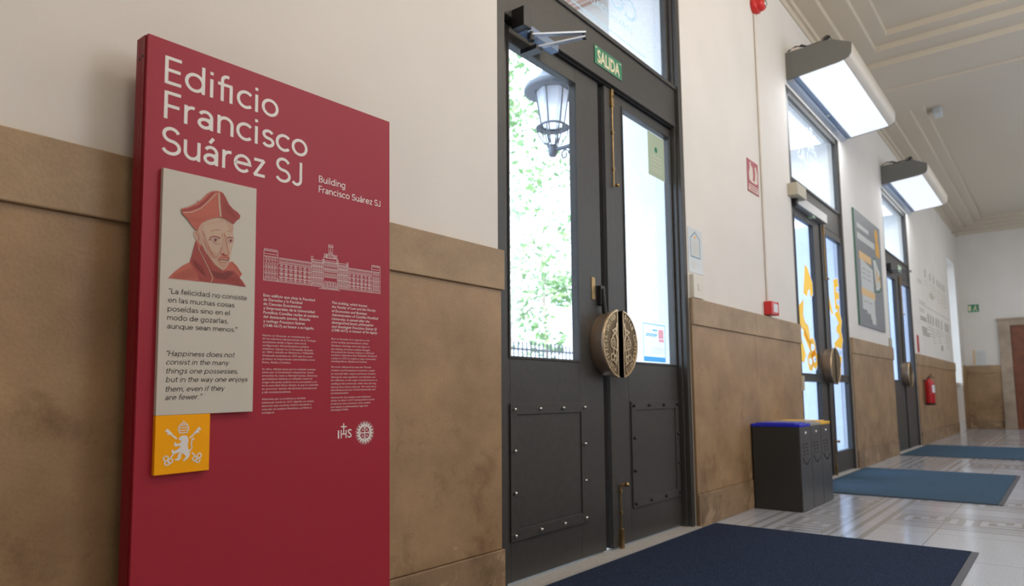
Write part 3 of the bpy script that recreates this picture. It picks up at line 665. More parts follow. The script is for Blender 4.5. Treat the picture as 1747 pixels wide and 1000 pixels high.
crest(R2, 4.03+o, 4.765+o, [
    [(.0, 2.24), (.10, 2.20), (.38, 1.93), (.30, 1.90), (.16, 1.98), (.02, 2.02)],
    [(.50, 2.36), (.80, 2.40), (.84, 2.30), (.66, 2.28), (.66, 2.22), (.84, 2.22), (.84, 2.13), (.66, 2.13), (.66, 2.07), (.84, 2.05), (.80, 1.98), (.52, 2.00)],
    [(.45, 1.93), (.78, 2.00), (.92, 1.86), (.84, 1.74), (.92, 1.62), (.80, 1.50), (.52, 1.52), (.40, 1.46), (.34, 1.56), (.58, 1.62), (.72, 1.66), (.52, 1.72), (.56, 1.78), (.72, 1.82), (.60, 1.87)],
    [(.10, 1.46), (.44, 1.44), (.80, 1.40), (.62, 1.20), (.48, 1.24), (.38, 1.36), (.22, 1.36)]], [])
MB().box(7.40, 7.72, -.10, 0.0, 3.01, 3.14, 'beige').build('junction_box', None, bevel=.004, **T('small beige box on the wall at the top left of the middle door', 'box'))
q = MB().box(7.62, 8.75, -.045, .035, 2.955, 3.065, 'silver').box(7.56, 7.62, -.04, .035, 2.94, 3.06, 'blackmetal'); q.build('closer_body', d2, bevel=.006)
MB().box(8.2, 8.28, -.03, .0355, 2.93, 2.955, 'palegreen').build('closer_lamp', d2)
MB().box(7.47, 7.498, -.045, -.02, .98, 1.13, 'switch').box(7.498, 7.502, -.042, -.022, 1.06, 1.12, 'palegreen').build('door_reader', None, **T('small white push pad beside the middle door above the bins', 'push pad'))

# ---- door_3
d3 = thing('door_3', 'farthest dark double door with solid lower panels', 'door', kind='structure')
o = 2*PITCHX; door_frame(d3, o, .045)
L3 = leaf(d3, 'left_leaf', 2.705+o, 3.742+o, [(2.80+o, 3.48+o, 1.16, 2.85)], 'glass_tint', rails=(.33, .93))
R3 = leaf(d3, 'right_leaf', 3.80+o, 4.795+o, [(4.05+o, 4.765+o, 1.17, 2.87)], 'glass_tint', rails=(.33, .93))
MB().box(3.80+o, 3.885+o, .066, .08, .022, 2.953, 'door').build('meeting_strip', R3, bevel=.003)
pull_seal(d3, o, False); flush_bolt(R3, 3.885+o, (2.29, 2.95), False)
MB().box(2.80+o, 2.88+o, -.045, .04, 2.93, 3.04, 'blackmetal').box(2.86+o, 3.2+o, -.02, .035, 2.925, 2.985, 'blackmetal').build('closer_body', d3, bevel=.004)
ar = MB(); flat_bar(ar, (2.92+o, -.02, 2.93), (3.35+o, -.24, 2.96), .032, .012, 'blackmetal'); flat_bar(ar, (2.98+o, -.02, 2.90), (3.35+o, -.24, 2.94), .032, .012, 'blackmetal'); ar.build('closer_arm', d3)

for d_, dy in ((d2, -.052), (d3, -.052)):
    for ch in d_.children:
        if ch.name.split('.')[0] in ('left_leaf', 'right_leaf', 'centre_gap'): ch.location.y = dy

# ---- window_1 in its deep niche near the end wall
w1 = thing('window_1', 'tall narrow window in a niche near the end wall', 'window', kind='structure')
MB().box(20.0, 20.07, .28, .36, 1.2, 4.3, 'cream').box(21.43, 21.5, .28, .36, 1.2, 4.3, 'cream').box(20.0, 21.5, .28, .36, 4.22, 4.3, 'cream').box(20.72, 20.78, .28, .36, 1.2, 4.22, 'cream').build('window_frame', w1)
MB().box(20.07, 21.43, .31, .316, 1.2, 4.22, 'glass').build('window_pane', w1)
MB().box(20.0, 21.5, .06, .62, 1.14, 1.2, 'cream').build('window_sill', w1)
MB().box(20.0, 21.5, .2, .6, .235, 1.139, 'stone').build('niche_panel', w1)

# ---- door_4 : wooden door in the end wall
d4 = thing('door_4', 'red-brown wooden door in a pale stone surround on the end wall', 'door', kind='structure')
fr = MB()
fr.box(XF-.09, XF, -1.05, -.79, .0, 2.86, 'stone_pale').box(XF-.09, XF, -2.85, -2.59, 0, 2.86, 'stone_pale').box(XF-.09, XF, -2.59, -1.05, 2.68, 2.86, 'stone_pale').box(XF-.115, XF, -2.87, -.77, 2.82, 2.875, 'stone_pale').box(XF-.10, XF, -1.055, -.78, 0, .24, 'stone_pale').box(XF-.105, XF, -2.86, -2.585, 0, .24, 'stone_pale')
fr.build('door_surround', d4, bevel=.006)
for y0, y1 in ((-1.82, -1.05), (-2.59, -1.82)):
    b = MB().box(XF-.05, XF-.002, y0+.003, y1-.003, .01, 2.68, 'wood')
    for z0, z1 in ((.18, .75), (.87, 1.45), (1.57, 2.55)):
        b.box(XF-.062, XF-.05, y0+.11, y1-.11, z0, z1, 'wood').box(XF-.07, XF-.062, y0+.16, y1-.16, z0+.05, z1-.05, 'wood')
    lf = b.build('door_leaf', d4, bevel=.005)
MB().tube([(XF-.05, -1.76, 1.05), (XF-.11, -1.76, 1.05)], .012, 'brass').lathe([(.001, -.03), (.028, -.02), (.03, 0), (.012, .02)], 'brass', (XF-.12, -1.76, 1.05), 14, 'x').build('door_knob', d4)

# ------------------------------------------------------------------ the crimson information board
SE = Vector((.99981, -.00873, .01745)).normalized(); SN = Vector((.00873, .99996, 0)).normalized(); SU = SN.cross(SE)*-1
SA = Vector((.8574, -.15, 1.99934))
board = thing('information_board', 'tall crimson information board with white lettering standing against the wainscot', 'information board')
board.matrix_world = Matrix(((SE.x, SN.x, SU.x, SA.x), (SE.y, SN.y, SU.y, SA.y), (SE.z, SN.z, SU.z, SA.z), (0, 0, 0, 1)))
BW = .918
zb0 = -SA.z/SU.z
zb1 = -(SA.z+BW*SE.z)/SU.z
b = MB(); b.prism([(.0035, 0), (BW, 0), (BW, zb1), (.0035, zb0-.00)], .012, 'y', 'red')
b.build('front_panel', board)
b = MB(); b.prism([(0, -.001), (BW-.004, -.001), (BW-.004, zb1), (0, zb0)], .052, 'y', 'red_edge', base=.013)
for yy in (.031, .046): b.box(-.0006, .002, yy, yy+.0012, zb0, -.001, 'red')
b.build('side_casing', board)
for yy in (.024, .045): MB().lathe([(.0001, -.0012), (.0045, -.0012), (.0045, .004)], 'door_dark', (0, yy, -.062 if yy < .03 else -.066), 12, 'x').build('screw_hole', board)
HM = ((0.0013994241398869987, 4.780781699349919e-05, -0.35421258169125014), (0.0005558881795652992, -0.0015096147111048792, -0.055100686884929875), (-0.0005616696639920457, 5.3068737906696115e-05, 1.0))
def bd(px, py):
    """measured mark on the printed face -> board metres (u right, v up from the top left corner)"""
    a, b_, c_ = (r[0]*px+r[1]*py+r[2] for r in HM); return (a/c_, b_/c_)
def crop(ox, oy, s): return lambda x, y: bd(ox+x/s, oy+y/s)
face = lambda u, v, l: (u, -.0004*l, v)
C1 = crop(200, 40, 3.124)
def cap_of(cr, a, b_): p0, p1 = cr(*a), cr(*b_); return math.hypot(p0[0]-p1[0], p0[1]-p1[1])
capT = cap_of(C1, (256, 168), (252, 314))
v1, v2, v3 = C1(252, 315)[1], C1(247, 502)[1], C1(290, 703)[1]
p = Print(face)
def title(s, left, right, v, cap, mat='white', w=.116): stroke_text(p, s, (left, v), (right, v), cap, mat, w)
lt = C1(254, 250)[0]
title('Ediﬁcio', lt, C1(860, 440)[0], v1, capT); title('Francisco', C1(250, 430)[0], C1(1014, 650)[0], v2, capT); title('Suárez SJ', C1(236, 640)[0], C1(985, 780)[0], v3, capT)
p.build('title_lettering', board)
p = Print(face); cs = cap_of(C1, (1075, 810), (1074, 845))
va = C1(1074, 845)[1]; vb = C1(1073, 899)[1]
title('Building', C1(1075, 825)[0], C1(1215, 860)[0], va, cs, w=.12); title('Francisco Suárez SJ', C1(1074, 880)[0], C1(1402, 955)[0], vb, cs, w=.12)
p.build('subtitle_lettering', board)

# pale panel with the portrait and the quotation
PU0, PU1, PV0, PV1 = .0507, .3457, -.3915, -1.1005
panel = MB().box(PU0, PU1, -.016, -.001, PV1, PV0, 'panelgrey').build('quote_panel', board, bevel=.0008)
pface = lambda u, v, l: (u, -.0164-.0003*l, v)
C2 = crop(240, 280, 4.5454)
p = Print(pface)
def P2(pts): return [C2(*q) for q in pts]
def pol(pts, mat, l): p.poly(P2(pts), mat, l)
def stk(pts, w, mat, l): p.stroke(P2(pts), w*.00042, mat, l)
# coat
pol([(405, 600), (390, 650), (372, 720), (358, 765), (300, 795), (240, 840), (190, 890), (400, 912), (640, 935), (795, 957), (770, 915), (745, 885), (765, 858), (740, 820), (720, 790), (685, 760), (660, 770), (615, 828), (550, 780), (510, 730), (480, 690), (455, 640), (425, 605)], 'en_mid', 1)
pol([(372, 720), (358, 765), (420, 850), (430, 905), (520, 922), (530, 890), (515, 850), (470, 745), (430, 660), (405, 600), (390, 650)], 'en_dark', 2)
pol([(430, 660), (480, 770), (535, 890), (522, 925), (640, 935), (795, 957), (745, 885), (700, 830), (650, 830), (615, 835), (540, 785), (490, 705), (450, 640)], 'en_dark', 2)
pol([(520, 830), (560, 842), (615, 850), (660, 835), (700, 850), (640, 900), (560, 890)], 'en_deep', 3)
stk([(425, 655), (470, 745), (520, 850), (535, 890), (522, 922)], 5, 'en_light', 4); stk([(455, 660), (500, 765), (540, 830)], 4, 'en_mid', 4); stk([(690, 765), (735, 825), (755, 855), (740, 885)], 4, 'en_mid', 4)
for i in range(14): x_ = 225+i*13; stk([(x_, 868-i*5), (x_+26, 896-i*1)], 2.2, 'en_dark', 3)
for i in range(10): x_ = 380+i*9; stk([(x_, 735+i*8), (x_+22, 800+i*9)], 2, 'en_deep', 3)
for i in range(9): x_ = 640+i*12; stk([(x_, 850+i*6), (x_+18, 920+i*4)], 2, 'en_deep', 3)
# ear and face
pol([(395, 520), (420, 530), (440, 570), (447, 604), (440, 632), (415, 602), (392, 572), (386, 542)], 'en_skin', 2)
stk([(398, 532), (418, 548), (430, 580), (425, 600)], 4, 'en_dark', 3)
pol([(418, 525), (425, 500), (440, 475), (465, 455), (510, 435), (560, 420), (600, 420), (640, 432), (690, 465), (697, 500), (692, 540), (703, 580), (700, 610), (690, 650), (680, 690), (672, 730), (660, 780), (635, 815), (615, 832), (590, 816), (550, 780), (510, 730), (480, 690), (455, 640), (445, 600), (440, 570)], 'en_light', 3)
pol([(440, 475), (425, 500), (418, 525), (440, 570), (455, 640), (480, 690), (510, 730), (550, 780), (560, 765), (525, 700), (490, 640), (465, 580), (455, 520), (470, 470)], 'en_skin', 4)
pol([(640, 432), (690, 465), (697, 500), (692, 540), (670, 545), (655, 500), (640, 470)], 'en_skin', 4)
pol([(600, 690), (575, 735), (560, 770), (590, 812), (615, 830), (640, 812), (660, 780), (668, 735), (655, 715), (630, 716)], 'en_skin', 4)
for i in range(16):
    a = i*13; stk([(450+a*.25, 520+a), (470+a*.42, 540+a)], 2, 'en_mid', 5)
for i in range(11): stk([(478+i*17, 470-i*3.6), (492+i*17, 480-i*3.2)], 1.8, 'en_mid', 5)
for i in range(9): stk([(520+i*9, 690+i*12), (548+i*7, 678+i*11)], 2, 'en_mid', 5)
stk([(508, 596), (520, 575), (545, 566), (575, 572), (590, 580)], 7, 'en_dark', 6); stk([(648, 582), (665, 573), (690, 580)], 7, 'en_dark', 6)
p.disc(C2(552, 594), .0105, .0055, 'panelgrey', 6); p.disc(C2(555, 594), .0042, .0042, 'en_deep', 7); stk([(525, 592), (550, 584), (578, 594)], 4, 'en_deep', 7); stk([(527, 600), (553, 606), (576, 600)], 3, 'en_mid', 7)
p.disc(C2(672, 603), .0085, .005, 'panelgrey', 6); p.disc(C2(674, 602), .0038, .0038, 'en_deep', 7); stk([(655, 600), (673, 592), (692, 600)], 4, 'en_deep', 7); stk([(657, 609), (674, 614), (690, 608)], 3, 'en_mid', 7)
pol([(612, 580), (606, 640), (596, 690), (604, 706), (620, 698), (632, 712), (656, 712), (664, 700), (652, 680), (640, 640), (634, 590)], 'en_skin', 5)
stk([(634, 560), (640, 600), (648, 650), (660, 692), (655, 712), (632, 714), (618, 700), (600, 706), (594, 690), (606, 655)], 4, 'en_mid', 6)
pol([(604, 700), (618, 696), (632, 710), (655, 712), (640, 722), (612, 716)], 'en_dark', 6)
pol([(572, 742), (600, 722), (632, 724), (660, 724), (668, 742), (640, 738), (600, 738)], 'en_mid', 6); stk([(580, 750), (612, 746), (645, 752), (660, 746)], 5, 'en_deep', 7); stk([(598, 768), (625, 772), (645, 766)], 4, 'en_mid', 7)
for w in ([(606, 545), (612, 575)], [(624, 540), (626, 572)], [(500, 640), (520, 690), (560, 735)], [(585, 690), (560, 735)], [(465, 600), (490, 660)], [(520, 530), (560, 515), (590, 520)], [(640, 530), (670, 525)], [(600, 790), (622, 800), (640, 788)], [(540, 620), (565, 628), (590, 620)]): stk(w, 3, 'en_mid', 6)
# four-cornered cap
pol([(290, 365), (300, 352), (345, 343), (410, 312), (450, 283), (490, 240), (530, 220), (570, 216), (610, 228), (632, 262), (660, 320), (690, 355), (730, 385), (748, 408), (742, 430), (715, 450), (697, 474), (690, 466), (640, 435), (600, 422), (560, 422), (510, 436), (465, 456), (440, 476), (425, 500), (418, 526), (385, 500), (360, 465), (330, 425), (300, 397)], 'en_mid', 8)
pol([(290, 365), (345, 352), (420, 325), (470, 285), (520, 235), (560, 218), (520, 260), (470, 320), (420, 352), (350, 372), (305, 378)], 'en_dark', 9)
pol([(598, 415), (588, 300), (590, 232), (612, 232), (632, 262), (660, 320), (690, 355), (730, 385), (748, 408), (742, 430), (715, 450), (697, 474), (640, 435)], 'en_dark', 9)
pol([(575, 228), (590, 240), (592, 300), (602, 416), (590, 416), (578, 320)], 'en_light', 10)
stk([(305, 385), (370, 382), (440, 352), (500, 300), (560, 240)], 6, 'en_light', 10)
for i in range(13): stk([(330+i*17, 415+i*1.5-max(0, i-6)*6), (350+i*16, 450+i*1.2-max(0, i-6)*9)], 2.2, 'en_dark', 9)
for i in range(9): stk([(620+i*12, 300+i*14), (632+i*11, 360+i*10)], 2.4, 'en_deep', 10)
stk([(415, 296), (422, 304)], 6, 'en_dark', 9)
p.build('portrait_engraving', panel)
C3 = crop(240, 480, 3.032)
p = Print(pface)
def line(string, l, r, cap, shear=0, mat='ink', cr=C3, bold=0.0):
    (u0, v0), (u1, v1_) = cr(*l), cr(*r); v = (v0+v1_)/2; stroke_text(p, string, (u0, v), (u1, v), cap, mat, .108, shear)
cq = cap_of(C3, (150, 40), (150, 67))
for s_, l, r in (('“La felicidad no consiste', (130, 66), (535, 101)), ('en las muchas cosas', (127, 112), (470, 137)), ('poseídas sino en el', (125, 158), (446, 177)), ('modo de gozarlas,', (123, 203), (438, 219)), ('aunque sean menos.”', (122, 248), (486, 263))): line(s_, l, r, cq)
p.build('spanish_quotation', panel); p = Print(pface)
for s_, l, r in (('“Happiness does not', (118, 387), (474, 395)), ('consist in the many', (117, 430), (443, 437)), ('things one possesses,', (116, 476), (488, 480)), ('but in the way one enjoys', (115, 520), (538, 522)), ('them, even if they', (113, 567), (421, 570)), ('are fewer.”', (112, 613), (305, 611))): line(s_, l, r, cq, .20)
p.build('english_quotation', panel)
OU0, OU1, OV0, OV1 = .0507, .2085, -1.1007, -1.2655
plaque = MB().box(OU0, OU1, -.016, -.001, OV1, OV0-.0004, 'orange').build('crest_plaque', board, bevel=.0008)
p = Print(pface); emblem(p, lambda a, b_: (OU0+.003+a*(OU1-OU0-.006), OV1+.002+b_*(OV0-OV1-.004)), .155, 'white', 2); p.build('crest_print', plaque)

# line drawing of the long palace building
C4 = crop(430, 400, 5.554)
gu0, gv0 = C4(107, 432); gu1 = C4(1213, 560)[0]; GW = gu1-gu0
p = Print(face); th = .0014
def GX(t): return gu0+GW*t
def gl(a, b_, w=th, mat='softwhite'): p.stroke([(GX(a[0]), gv0+a[1]), (GX(b_[0]), gv0+b_[1])], w, mat, 1)
def gbox(t0, t1, h0, h1, w=th):
    gl((t0, h0), (t1, h0), w); gl((t1, h0), (t1, h1), w); gl((t1, h1), (t0, h1), w); gl((t0, h1), (t0, h0), w)
def gwins(t0, t1, n, h0, h1, rows, fill=.5):
    for r_ in range(rows):
        for i in range(n):
            a = t0+(t1-t0)*(i+.5)/n; w = (t1-t0)/n*fill*.5; z0 = h0+(h1-h0)*r_/rows; z1 = z0+(h1-h0)/rows*.62
            gl((a-w, z0), (a-w, z1)); gl((a+w, z0), (a+w, z1)); gl((a-w, z1), (a, z1+.0025)); gl((a, z1+.0025), (a+w, z1)); gl((a-w, z0), (a+w, z0))
HT, HWg, HC1 = .098, .080, .092
gl((0, 0), (1, 0)); gl((0, .004), (1, .004)); gl((0, .009), (1, .009))
for t0, t1 in ((0, .105), (.915, 1)):
    gbox(t0, t1, 0, HT); gl((t0, .088), (t1, .088)); gl((t0, .080), (t1, .080)); gl((t0, .045), (t1, .045)); gl((t0, .026), (t1, .026))
    for i in range(5):
        a = t0+(t1-t0)*(i+.2)/5; gbox(a, a+(t1-t0)*.11, HT, HT+.006)
    gwins(t0+.008, t1-.008, 4, .012, .085, 4)
for t0, t1, n in ((.115, .375, 7), (.690, .912, 6)):
    gl((t0, HWg), (t1, HWg)); gl((t0, .077), (t1, .077)); gl((t0, .066), (t1, .066)); gl((t0, .060), (t1, .060)); gl((t0, .044), (t1, .044)); gl((t0, .028), (t1, .028)); gl((t0, .016), (t1, .016))
    for i in range(40): a = t0+(t1-t0)*i/40; gl((a, .066), (a+.003, .077), .0006); 
    for i in range(n*2): a = t0+(t1-t0)*(i+.5)/(n*2); gl((a-.007, .060), (a, .066), .0007); gl((a, .066), (a+.007, .060), .0007)
    gwins(t0, t1, n, .014, .060, 3, .55)
    for i in range(n): a = t0+(t1-t0)*(i+.5)/n; gl((a, .004), (a, .058), .0022 if i % 2 else .0012)
for t0, t1 in ((.375, .475), (.595, .690)):
    gbox(t0, t1, 0, HC1); gl((t0, .084), (t1, .084)); gl((t0, .070), (t1, .070)); gl((t0, .050), (t1, .050)); gl((t0, .03), (t1, .03)); gbox(t0-.004, t0+.010, HC1-.004, HC1+.010); gbox(t1-.010, t1+.004, HC1-.006, HC1+.006)
    gwins(t0+.008, t1-.008, 4, .012, .088, 5, .6)
    for i in range(14): a = t0+(t1-t0)*(i+.5)/14; gl((a, .004), (a, .09), .0006)
gbox(.475, .595, 0, .105); gl((.475, .095), (.595, .095)); gl((.475, .09), (.595, .09)); gl((.475, .064), (.595, .064)); gl((.475, .036), (.595, .036)); gl((.475, .016), (.595, .016))
gwins(.48, .59, 7, .036, .095, 3, .6); gwins(.485, .585, 4, .004, .03, 1, .7)
gl((.48, .105), (.535, .128)); gl((.535, .128), (.59, .105)); gwins(.495, .575, 4, .104, .122, 1)
gbox(.520, .552, .118, .148); gbox(.517, .555, .145, .153); gl((.536, .12), (.536, .146), .0018)
for a in (.484, .500, .572, .588): gbox(a-.004, a+.004, .105, .118)
gl((.44, -.006), (.62, -.006), .0016); gl((.46, -.003), (.60, -.003), .0016)
p.build('facade_drawing', board)

# text columns
p = Print(face)
cb = .0088
rows1 = [('Este edificio que aloja la Facultad', 587, 595), ('de Derecho y la Facultad', 627, 475), ('de Ciencias Económicas', 668, 467), ('y Empresariales de la Universidad', 708, 592), ('Pontificia Comillas recibe el nombre', 750, 628), ('del destacado jesuita, filósofo', 790, 550), ('y teólogo Francisco Suárez', 832, 500), ('(1548-1617) en honor a su legado.', 873, 587)]
for s_, y_, xr in rows1: u0, v = C4(107, y_); p.text(s_, (u0, v), (C4(xr, y_+35)[0], v), cb, 'white', 1, .005)
p.build('spanish_introduction', board); p = Print(face)
rows2 = [('This building, which houses', 657, 1090), ('the Faculty of Law and the Faculty', 695, 1172), ('of Economics and Business', 735, 1088), ('Administration of Comillas Pontifical', 773, 1195), ('University, is named after the', 810, 1112), ('distinguished Jesuit, philosopher', 845, 1152), ('and theologian Francisco Suárez SJ', 883, 1180), ('(1548-1617), in honour of his legacy.', 918, 1187)]
for s_, y_, xr in rows2: u0, v = C4(755, y_); p.text(s_, (u0, v), (C4(xr, y_+30)[0], v), cb, 'white', 1, .005, .2)
p.build('english_introduction', board)
C5 = crop(430, 490, 3.448); p = Print(face); cc = .0060
col1 = ['Nacido en Granada, es considerado uno', 'de los máximos representantes de la Teología', 'escolástica tardía y figura clave en la', 'configuración del pensamiento político', 'moderno. Ingresó en la Compañía de Jesús', 'en 1564 y estudió en Salamanca y Valladolid.', 'Ordenado sacerdote en 1572 ejerció como', 'profesor en importantes universidades como', 'Roma, Alcalá y Coímbra.',
        'Su obra, influida tanto por la tradición tomista', 'como por el humanismo renacentista, buscó', 'armonizar fe, razón y libertad humana. Entre sus', 'aportaciones destaca su reflexión sobre el', 'origen del poder político en la comunidad y no', 'en la autoridad divina directa, lo que lo convirtió', 'en precursor teórico del derecho internacional', 'y del constitucionalismo.',
        'Admirado por su erudición y claridad', 'intelectual, murió en 1617, dejando un corpus', 'doctrinal que continúa siendo estudiado y', 'valorado en ámbitos filosóficos, jurídicos y', 'teológicos.']
y1 = [288, 307, 327, 347, 367, 386, 407, 427, 447, 487, 506, 526, 545, 565, 584, 604, 624, 665, 685, 705, 725, 745]
x1 = [340, 375, 318, 333, 357, 362, 355, 370, 228, 373, 362, 383, 352, 380, 388, 378, 230, 312, 362, 350, 350, 132]
for s_, y_, xr in zip(col1, y1, x1): u0, v = C5(62-(y_-288)*.012, y_); p.text(s_, (u0, v), (C5(xr, y_)[0], v), cc, 'softwhite', 1, .001)
p.build('spanish_body_text', board); p = Print(face)
col2 = ['Born in Granada, he is regarded as one', 'of the leading representatives of late', 'Scholastic theology and a key figure in', 'the shaping of modern political thought.', 'He entered the Society of Jesus in 1564 and', 'studied in Salamanca and Valladolid. Ordained', 'a priest in 1572, he taught at major universities', 'including Rome, Alcalá and Coimbra.',
        'His work, influenced by both the Thomist', 'tradition and Renaissance humanism, sought', 'to reconcile faith, reason and human freedom.', 'Among his most significant contributions was', 'his reflection on the origin of political power as', 'residing in the community, rather than deriving', 'directly from divine authority. This made him a', 'theoretical precursor of international law and', 'constitutionalism.',
        'Admired for his erudition and intellectual', 'clarity, he died in 1617, leaving behind a body', 'of doctrine that continues to be studied', 'and valued in philosophical, legal and', 'theological fields.']
y2 = [308, 328, 348, 368, 386, 404, 423, 441, 474, 494, 514, 534, 553, 573, 593, 611, 620+9, 655, 673, 692, 711, 728]
x2 = [690, 682, 690, 695, 717, 733, 727, 677, 700, 722, 728, 726, 736, 728, 730, 725, 568, 698, 720, 696, 680, 567]
for s_, y_, xr in zip(col2, y2, x2): u0, v = C5(466-(y_-308)*.009, y_); p.text(s_, (u0, v), (C5(xr, y_)[0], v), cc, 'softwhite', 1, .001, .2)
p.build('english_body_text', board)
C6 = crop(560, 700, 12.5); p = Print(face)
ih = cap_of(C6, (215, 430), (215, 606)); vbs = C6(215, 606)[1]
p.text('I', (C6(203, 520)[0], vbs), (C6(232, 520)[0], vbs), ih, 'white', 1); p.text('H', (C6(265, 520)[0], vbs), (C6(390, 520)[0], vbs), ih, 'white', 1); p.text('S', (C6(412, 500)[0], vbs+.001), (C6(498, 500)[0], vbs+.001), ih, 'white', 1, .01)
p.stroke([C6(328, 500), C6(328, 292)], .0042, 'white', 1); p.stroke([C6(280, 352), C6(382, 350)], .0042, 'white', 1)
c = C6(778, 480); RX = abs(C6(985, 480)[0]-C6(570, 480)[0])/2
for k in range(36):
    a = 2*PI*k/36; ro = RX*(1.0 if k % 2 else .98); ri = RX*.62; w = .0016; wob = .06 if k % 2 else 0
    p.poly([(c[0]+ri*math.cos(a-.075), c[1]+ri*math.sin(a-.075)), (c[0]+ri*1.22*math.cos(a-.05+wob), c[1]+ri*1.22*math.sin(a-.05+wob)), (c[0]+ro*math.cos(a), c[1]+ro*math.sin(a)), (c[0]+ri*1.22*math.cos(a+.06+wob), c[1]+ri*1.22*math.sin(a+.06+wob)), (c[0]+ri*math.cos(a+.075), c[1]+ri*math.sin(a+.075))], 'white', 1)
p.ring(c, RX*.58, RX*.58, RX*.13, 'white', 1, n=36)
s_ = RX*.43
for dx, dy in ((1, 0), (-1, 0), (0, 1), (0, -1)):
    p.stroke([c, (c[0]+dx*s_, c[1]+dy*s_)], RX*.09, 'white', 1); p.stroke([(c[0]+dx*s_-dy*RX*.12, c[1]+dy*s_-dx*RX*.12), (c[0]+dx*s_+dy*RX*.12, c[1]+dy*s_+dx*RX*.12)], RX*.07, 'white', 1)
for dx in (1, -1):
    for dy in (1, -1): p.ring((c[0]+dx*RX*.22, c[1]+dy*RX*.24), RX*.07, RX*.07, RX*.05, 'softwhite', 1, n=10)
p.build('emblem_print', board)

# ------------------------------------------------------------------ over-door lamps
def door_lamp(name, o, label):
    t = thing(name, label, 'lamp', (o, 0, 0), 'box lamps over the doors')
    x0, x1 = 7.553, 9.905
    prof = [(-.001, 4.330), (-.12, 4.335), (-.52, 4.372), (-.585, 4.384), (-.63, 4.405), (-.655, 4.44), (-.662, 4.545), (-.462, 4.642), (-.001, 4.632)]
    for a in (x0, x1-.02): MB().prism(prof, .02, 'x', 'lampgrey', base=a).build('end_cap', t, bevel=.003)
    def shell(nm, pts, mat, th=.006):
        b = MB(); inn = []
        n = len(pts); v = [(x0+.02, y, z) for y, z in pts]+[(x1-.02, y, z) for y, z in pts]
        b.add(v, [(i, i+1, n+i+1, n+i) for i in range(n-1)], mat, True)
        v2 = [(x, y*.985, z+(.006 if z < 4.5 else -.006)) for x, y, z in v]; b.add(v2, [(i, i+1, n+i+1, n+i) for i in range(n-1)], mat, True)
        return b.build(nm, t)
    shell('front_cover', [(-.585, 4.384), (-.63, 4.405), (-.655, 4.44), (-.662, 4.545), (-.462, 4.638)], 'cream')
    MB().box(x0+.02, x1-.02, -.47, -.001, 4.618, 4.63, 'cream').build('top_cover', t)
    MB().prism([(-.125, 4.338), (-.52, 4.374), (-.575, 4.384), (-.575, 4.392), (-.125, 4.346)], x1-x0-.04, 'x', 'diffuser', base=x0+.02).build('lit_diffuser', t)
    MB().box(x0+.02, x1-.02, -.125, -.07, 4.330, 4.345, 'steelblue').box(x0+.02, x1-.02, -.07, -.001, 4.300, 4.345, 'closer').box(x0+.55*(x1-x0), x0+.57*(x1-x0), -.115, -.08, 4.322, 4.331, 'chrome').build('back_rail', t)
    r_ = random.Random(int(o*10)+3); b = MB()
    for k in range(3):
        pts = [(x0+.03+.05*k, -.02, 4.655), (x0+.06, -.10-.03*k, 4.655+.045*(k != 1)), (x0+.04+.03*k, -.22, 4.655+.01*k), (x0+.07, -.34, 4.675), (x0+.05, -.42, 4.665+.025*k), (x0+.10, -.47, 4.66)]
        b.tube(pts, .008, 'ext_black' if k != 1 else 'conduit', 6)
    b.tube([(x0+.05, -.36, 4.645), (x0+.05, -.45, 4.70)], .017, 'ext_black', 8).box(x0+.02, x0+.12, -.14, -.06, 4.63, 4.67, 'conduit')
    b.build('wire', t)
    l = bpy.data.lights.new('over_door_lamp_light', 'AREA'); l.shape = 'RECTANGLE'; l.size = x1-x0-.1; l.size_y = .40; l.energy = 20; l.color = (.93, .965, 1)
    lo = bpy.data.objects.new('over_door_lamp_light', l); COL.objects.link(lo); lo.location = ((x0+x1)/2+o, -.35, 4.325)
    return t
door_lamp('over_door_lamp', 0, 'grey-capped box lamp with glowing underside above the middle door')
door_lamp('over_door_lamp', 4.905, 'grey-capped box lamp with glowing underside above the farthest door')

# ------------------------------------------------------------------ waste bins
def bin_(x, label, lid, near):
    t = thing('recycling_bin', label, 'bin', (x, -.215, 0), 'row of recycling bins')
    w, y0, y1 = .302, -.200, .180
    MB().box(.003, w, y0+.002, y1, 0, .675, 'bin').build('body', t, bevel=.006)
    f = MB().box(.003, w, y0-.010, y0+.002, .004, .675, 'bin_front').build('front_panel', t, bevel=.004)
    for j in range(2):
        k = MB()
        for i in range(4): k.box(.055+j*.09+.012*i, .11+j*.09+.004*i, y0-.012, y0-.0102, .53-.028*i, .542-.028*i, 'ext_black')
        k.build('vent', f)
    c_ = MB(); pts = [(.05+.2*s/10, y0-.0115, .43-.05*math.sin(PI*s/10)-.02*s/10) for s in range(11)]
    c_.tube(pts, .004, 'ext_black', 6).lathe([(.001, -.008), (.011, -.006), (.011, 0)], 'ext_black', (.16, y0-.010, .375), 10, 'y'); c_.build('grip', f)
    MB().lathe([(.0001, -.009), (.009, -.008), (.012, -.004), (.012, 0)], 'chrome', (w/2, y0-.010, .625), 14, 'y').build('lock', f)
    l = MB().box(-.001+.003, w+.001, y0-.012, y1+.006, .676, .700, lid).box(.012, w-.01, y0+.03, y1-.03, .700, .709, lid).build('lid', t, bevel=.010)
    return t
bin_(5.945, 'black recycling bin with a blue lid, nearest of the row', 'blue', True)
bin_(6.252, 'black recycling bin with a grey lid between the blue-lidded and yellow-lidded bins', 'grey', False)
bin_(6.559, 'black recycling bin with a yellow lid, beside the middle door', 'yellow', False)

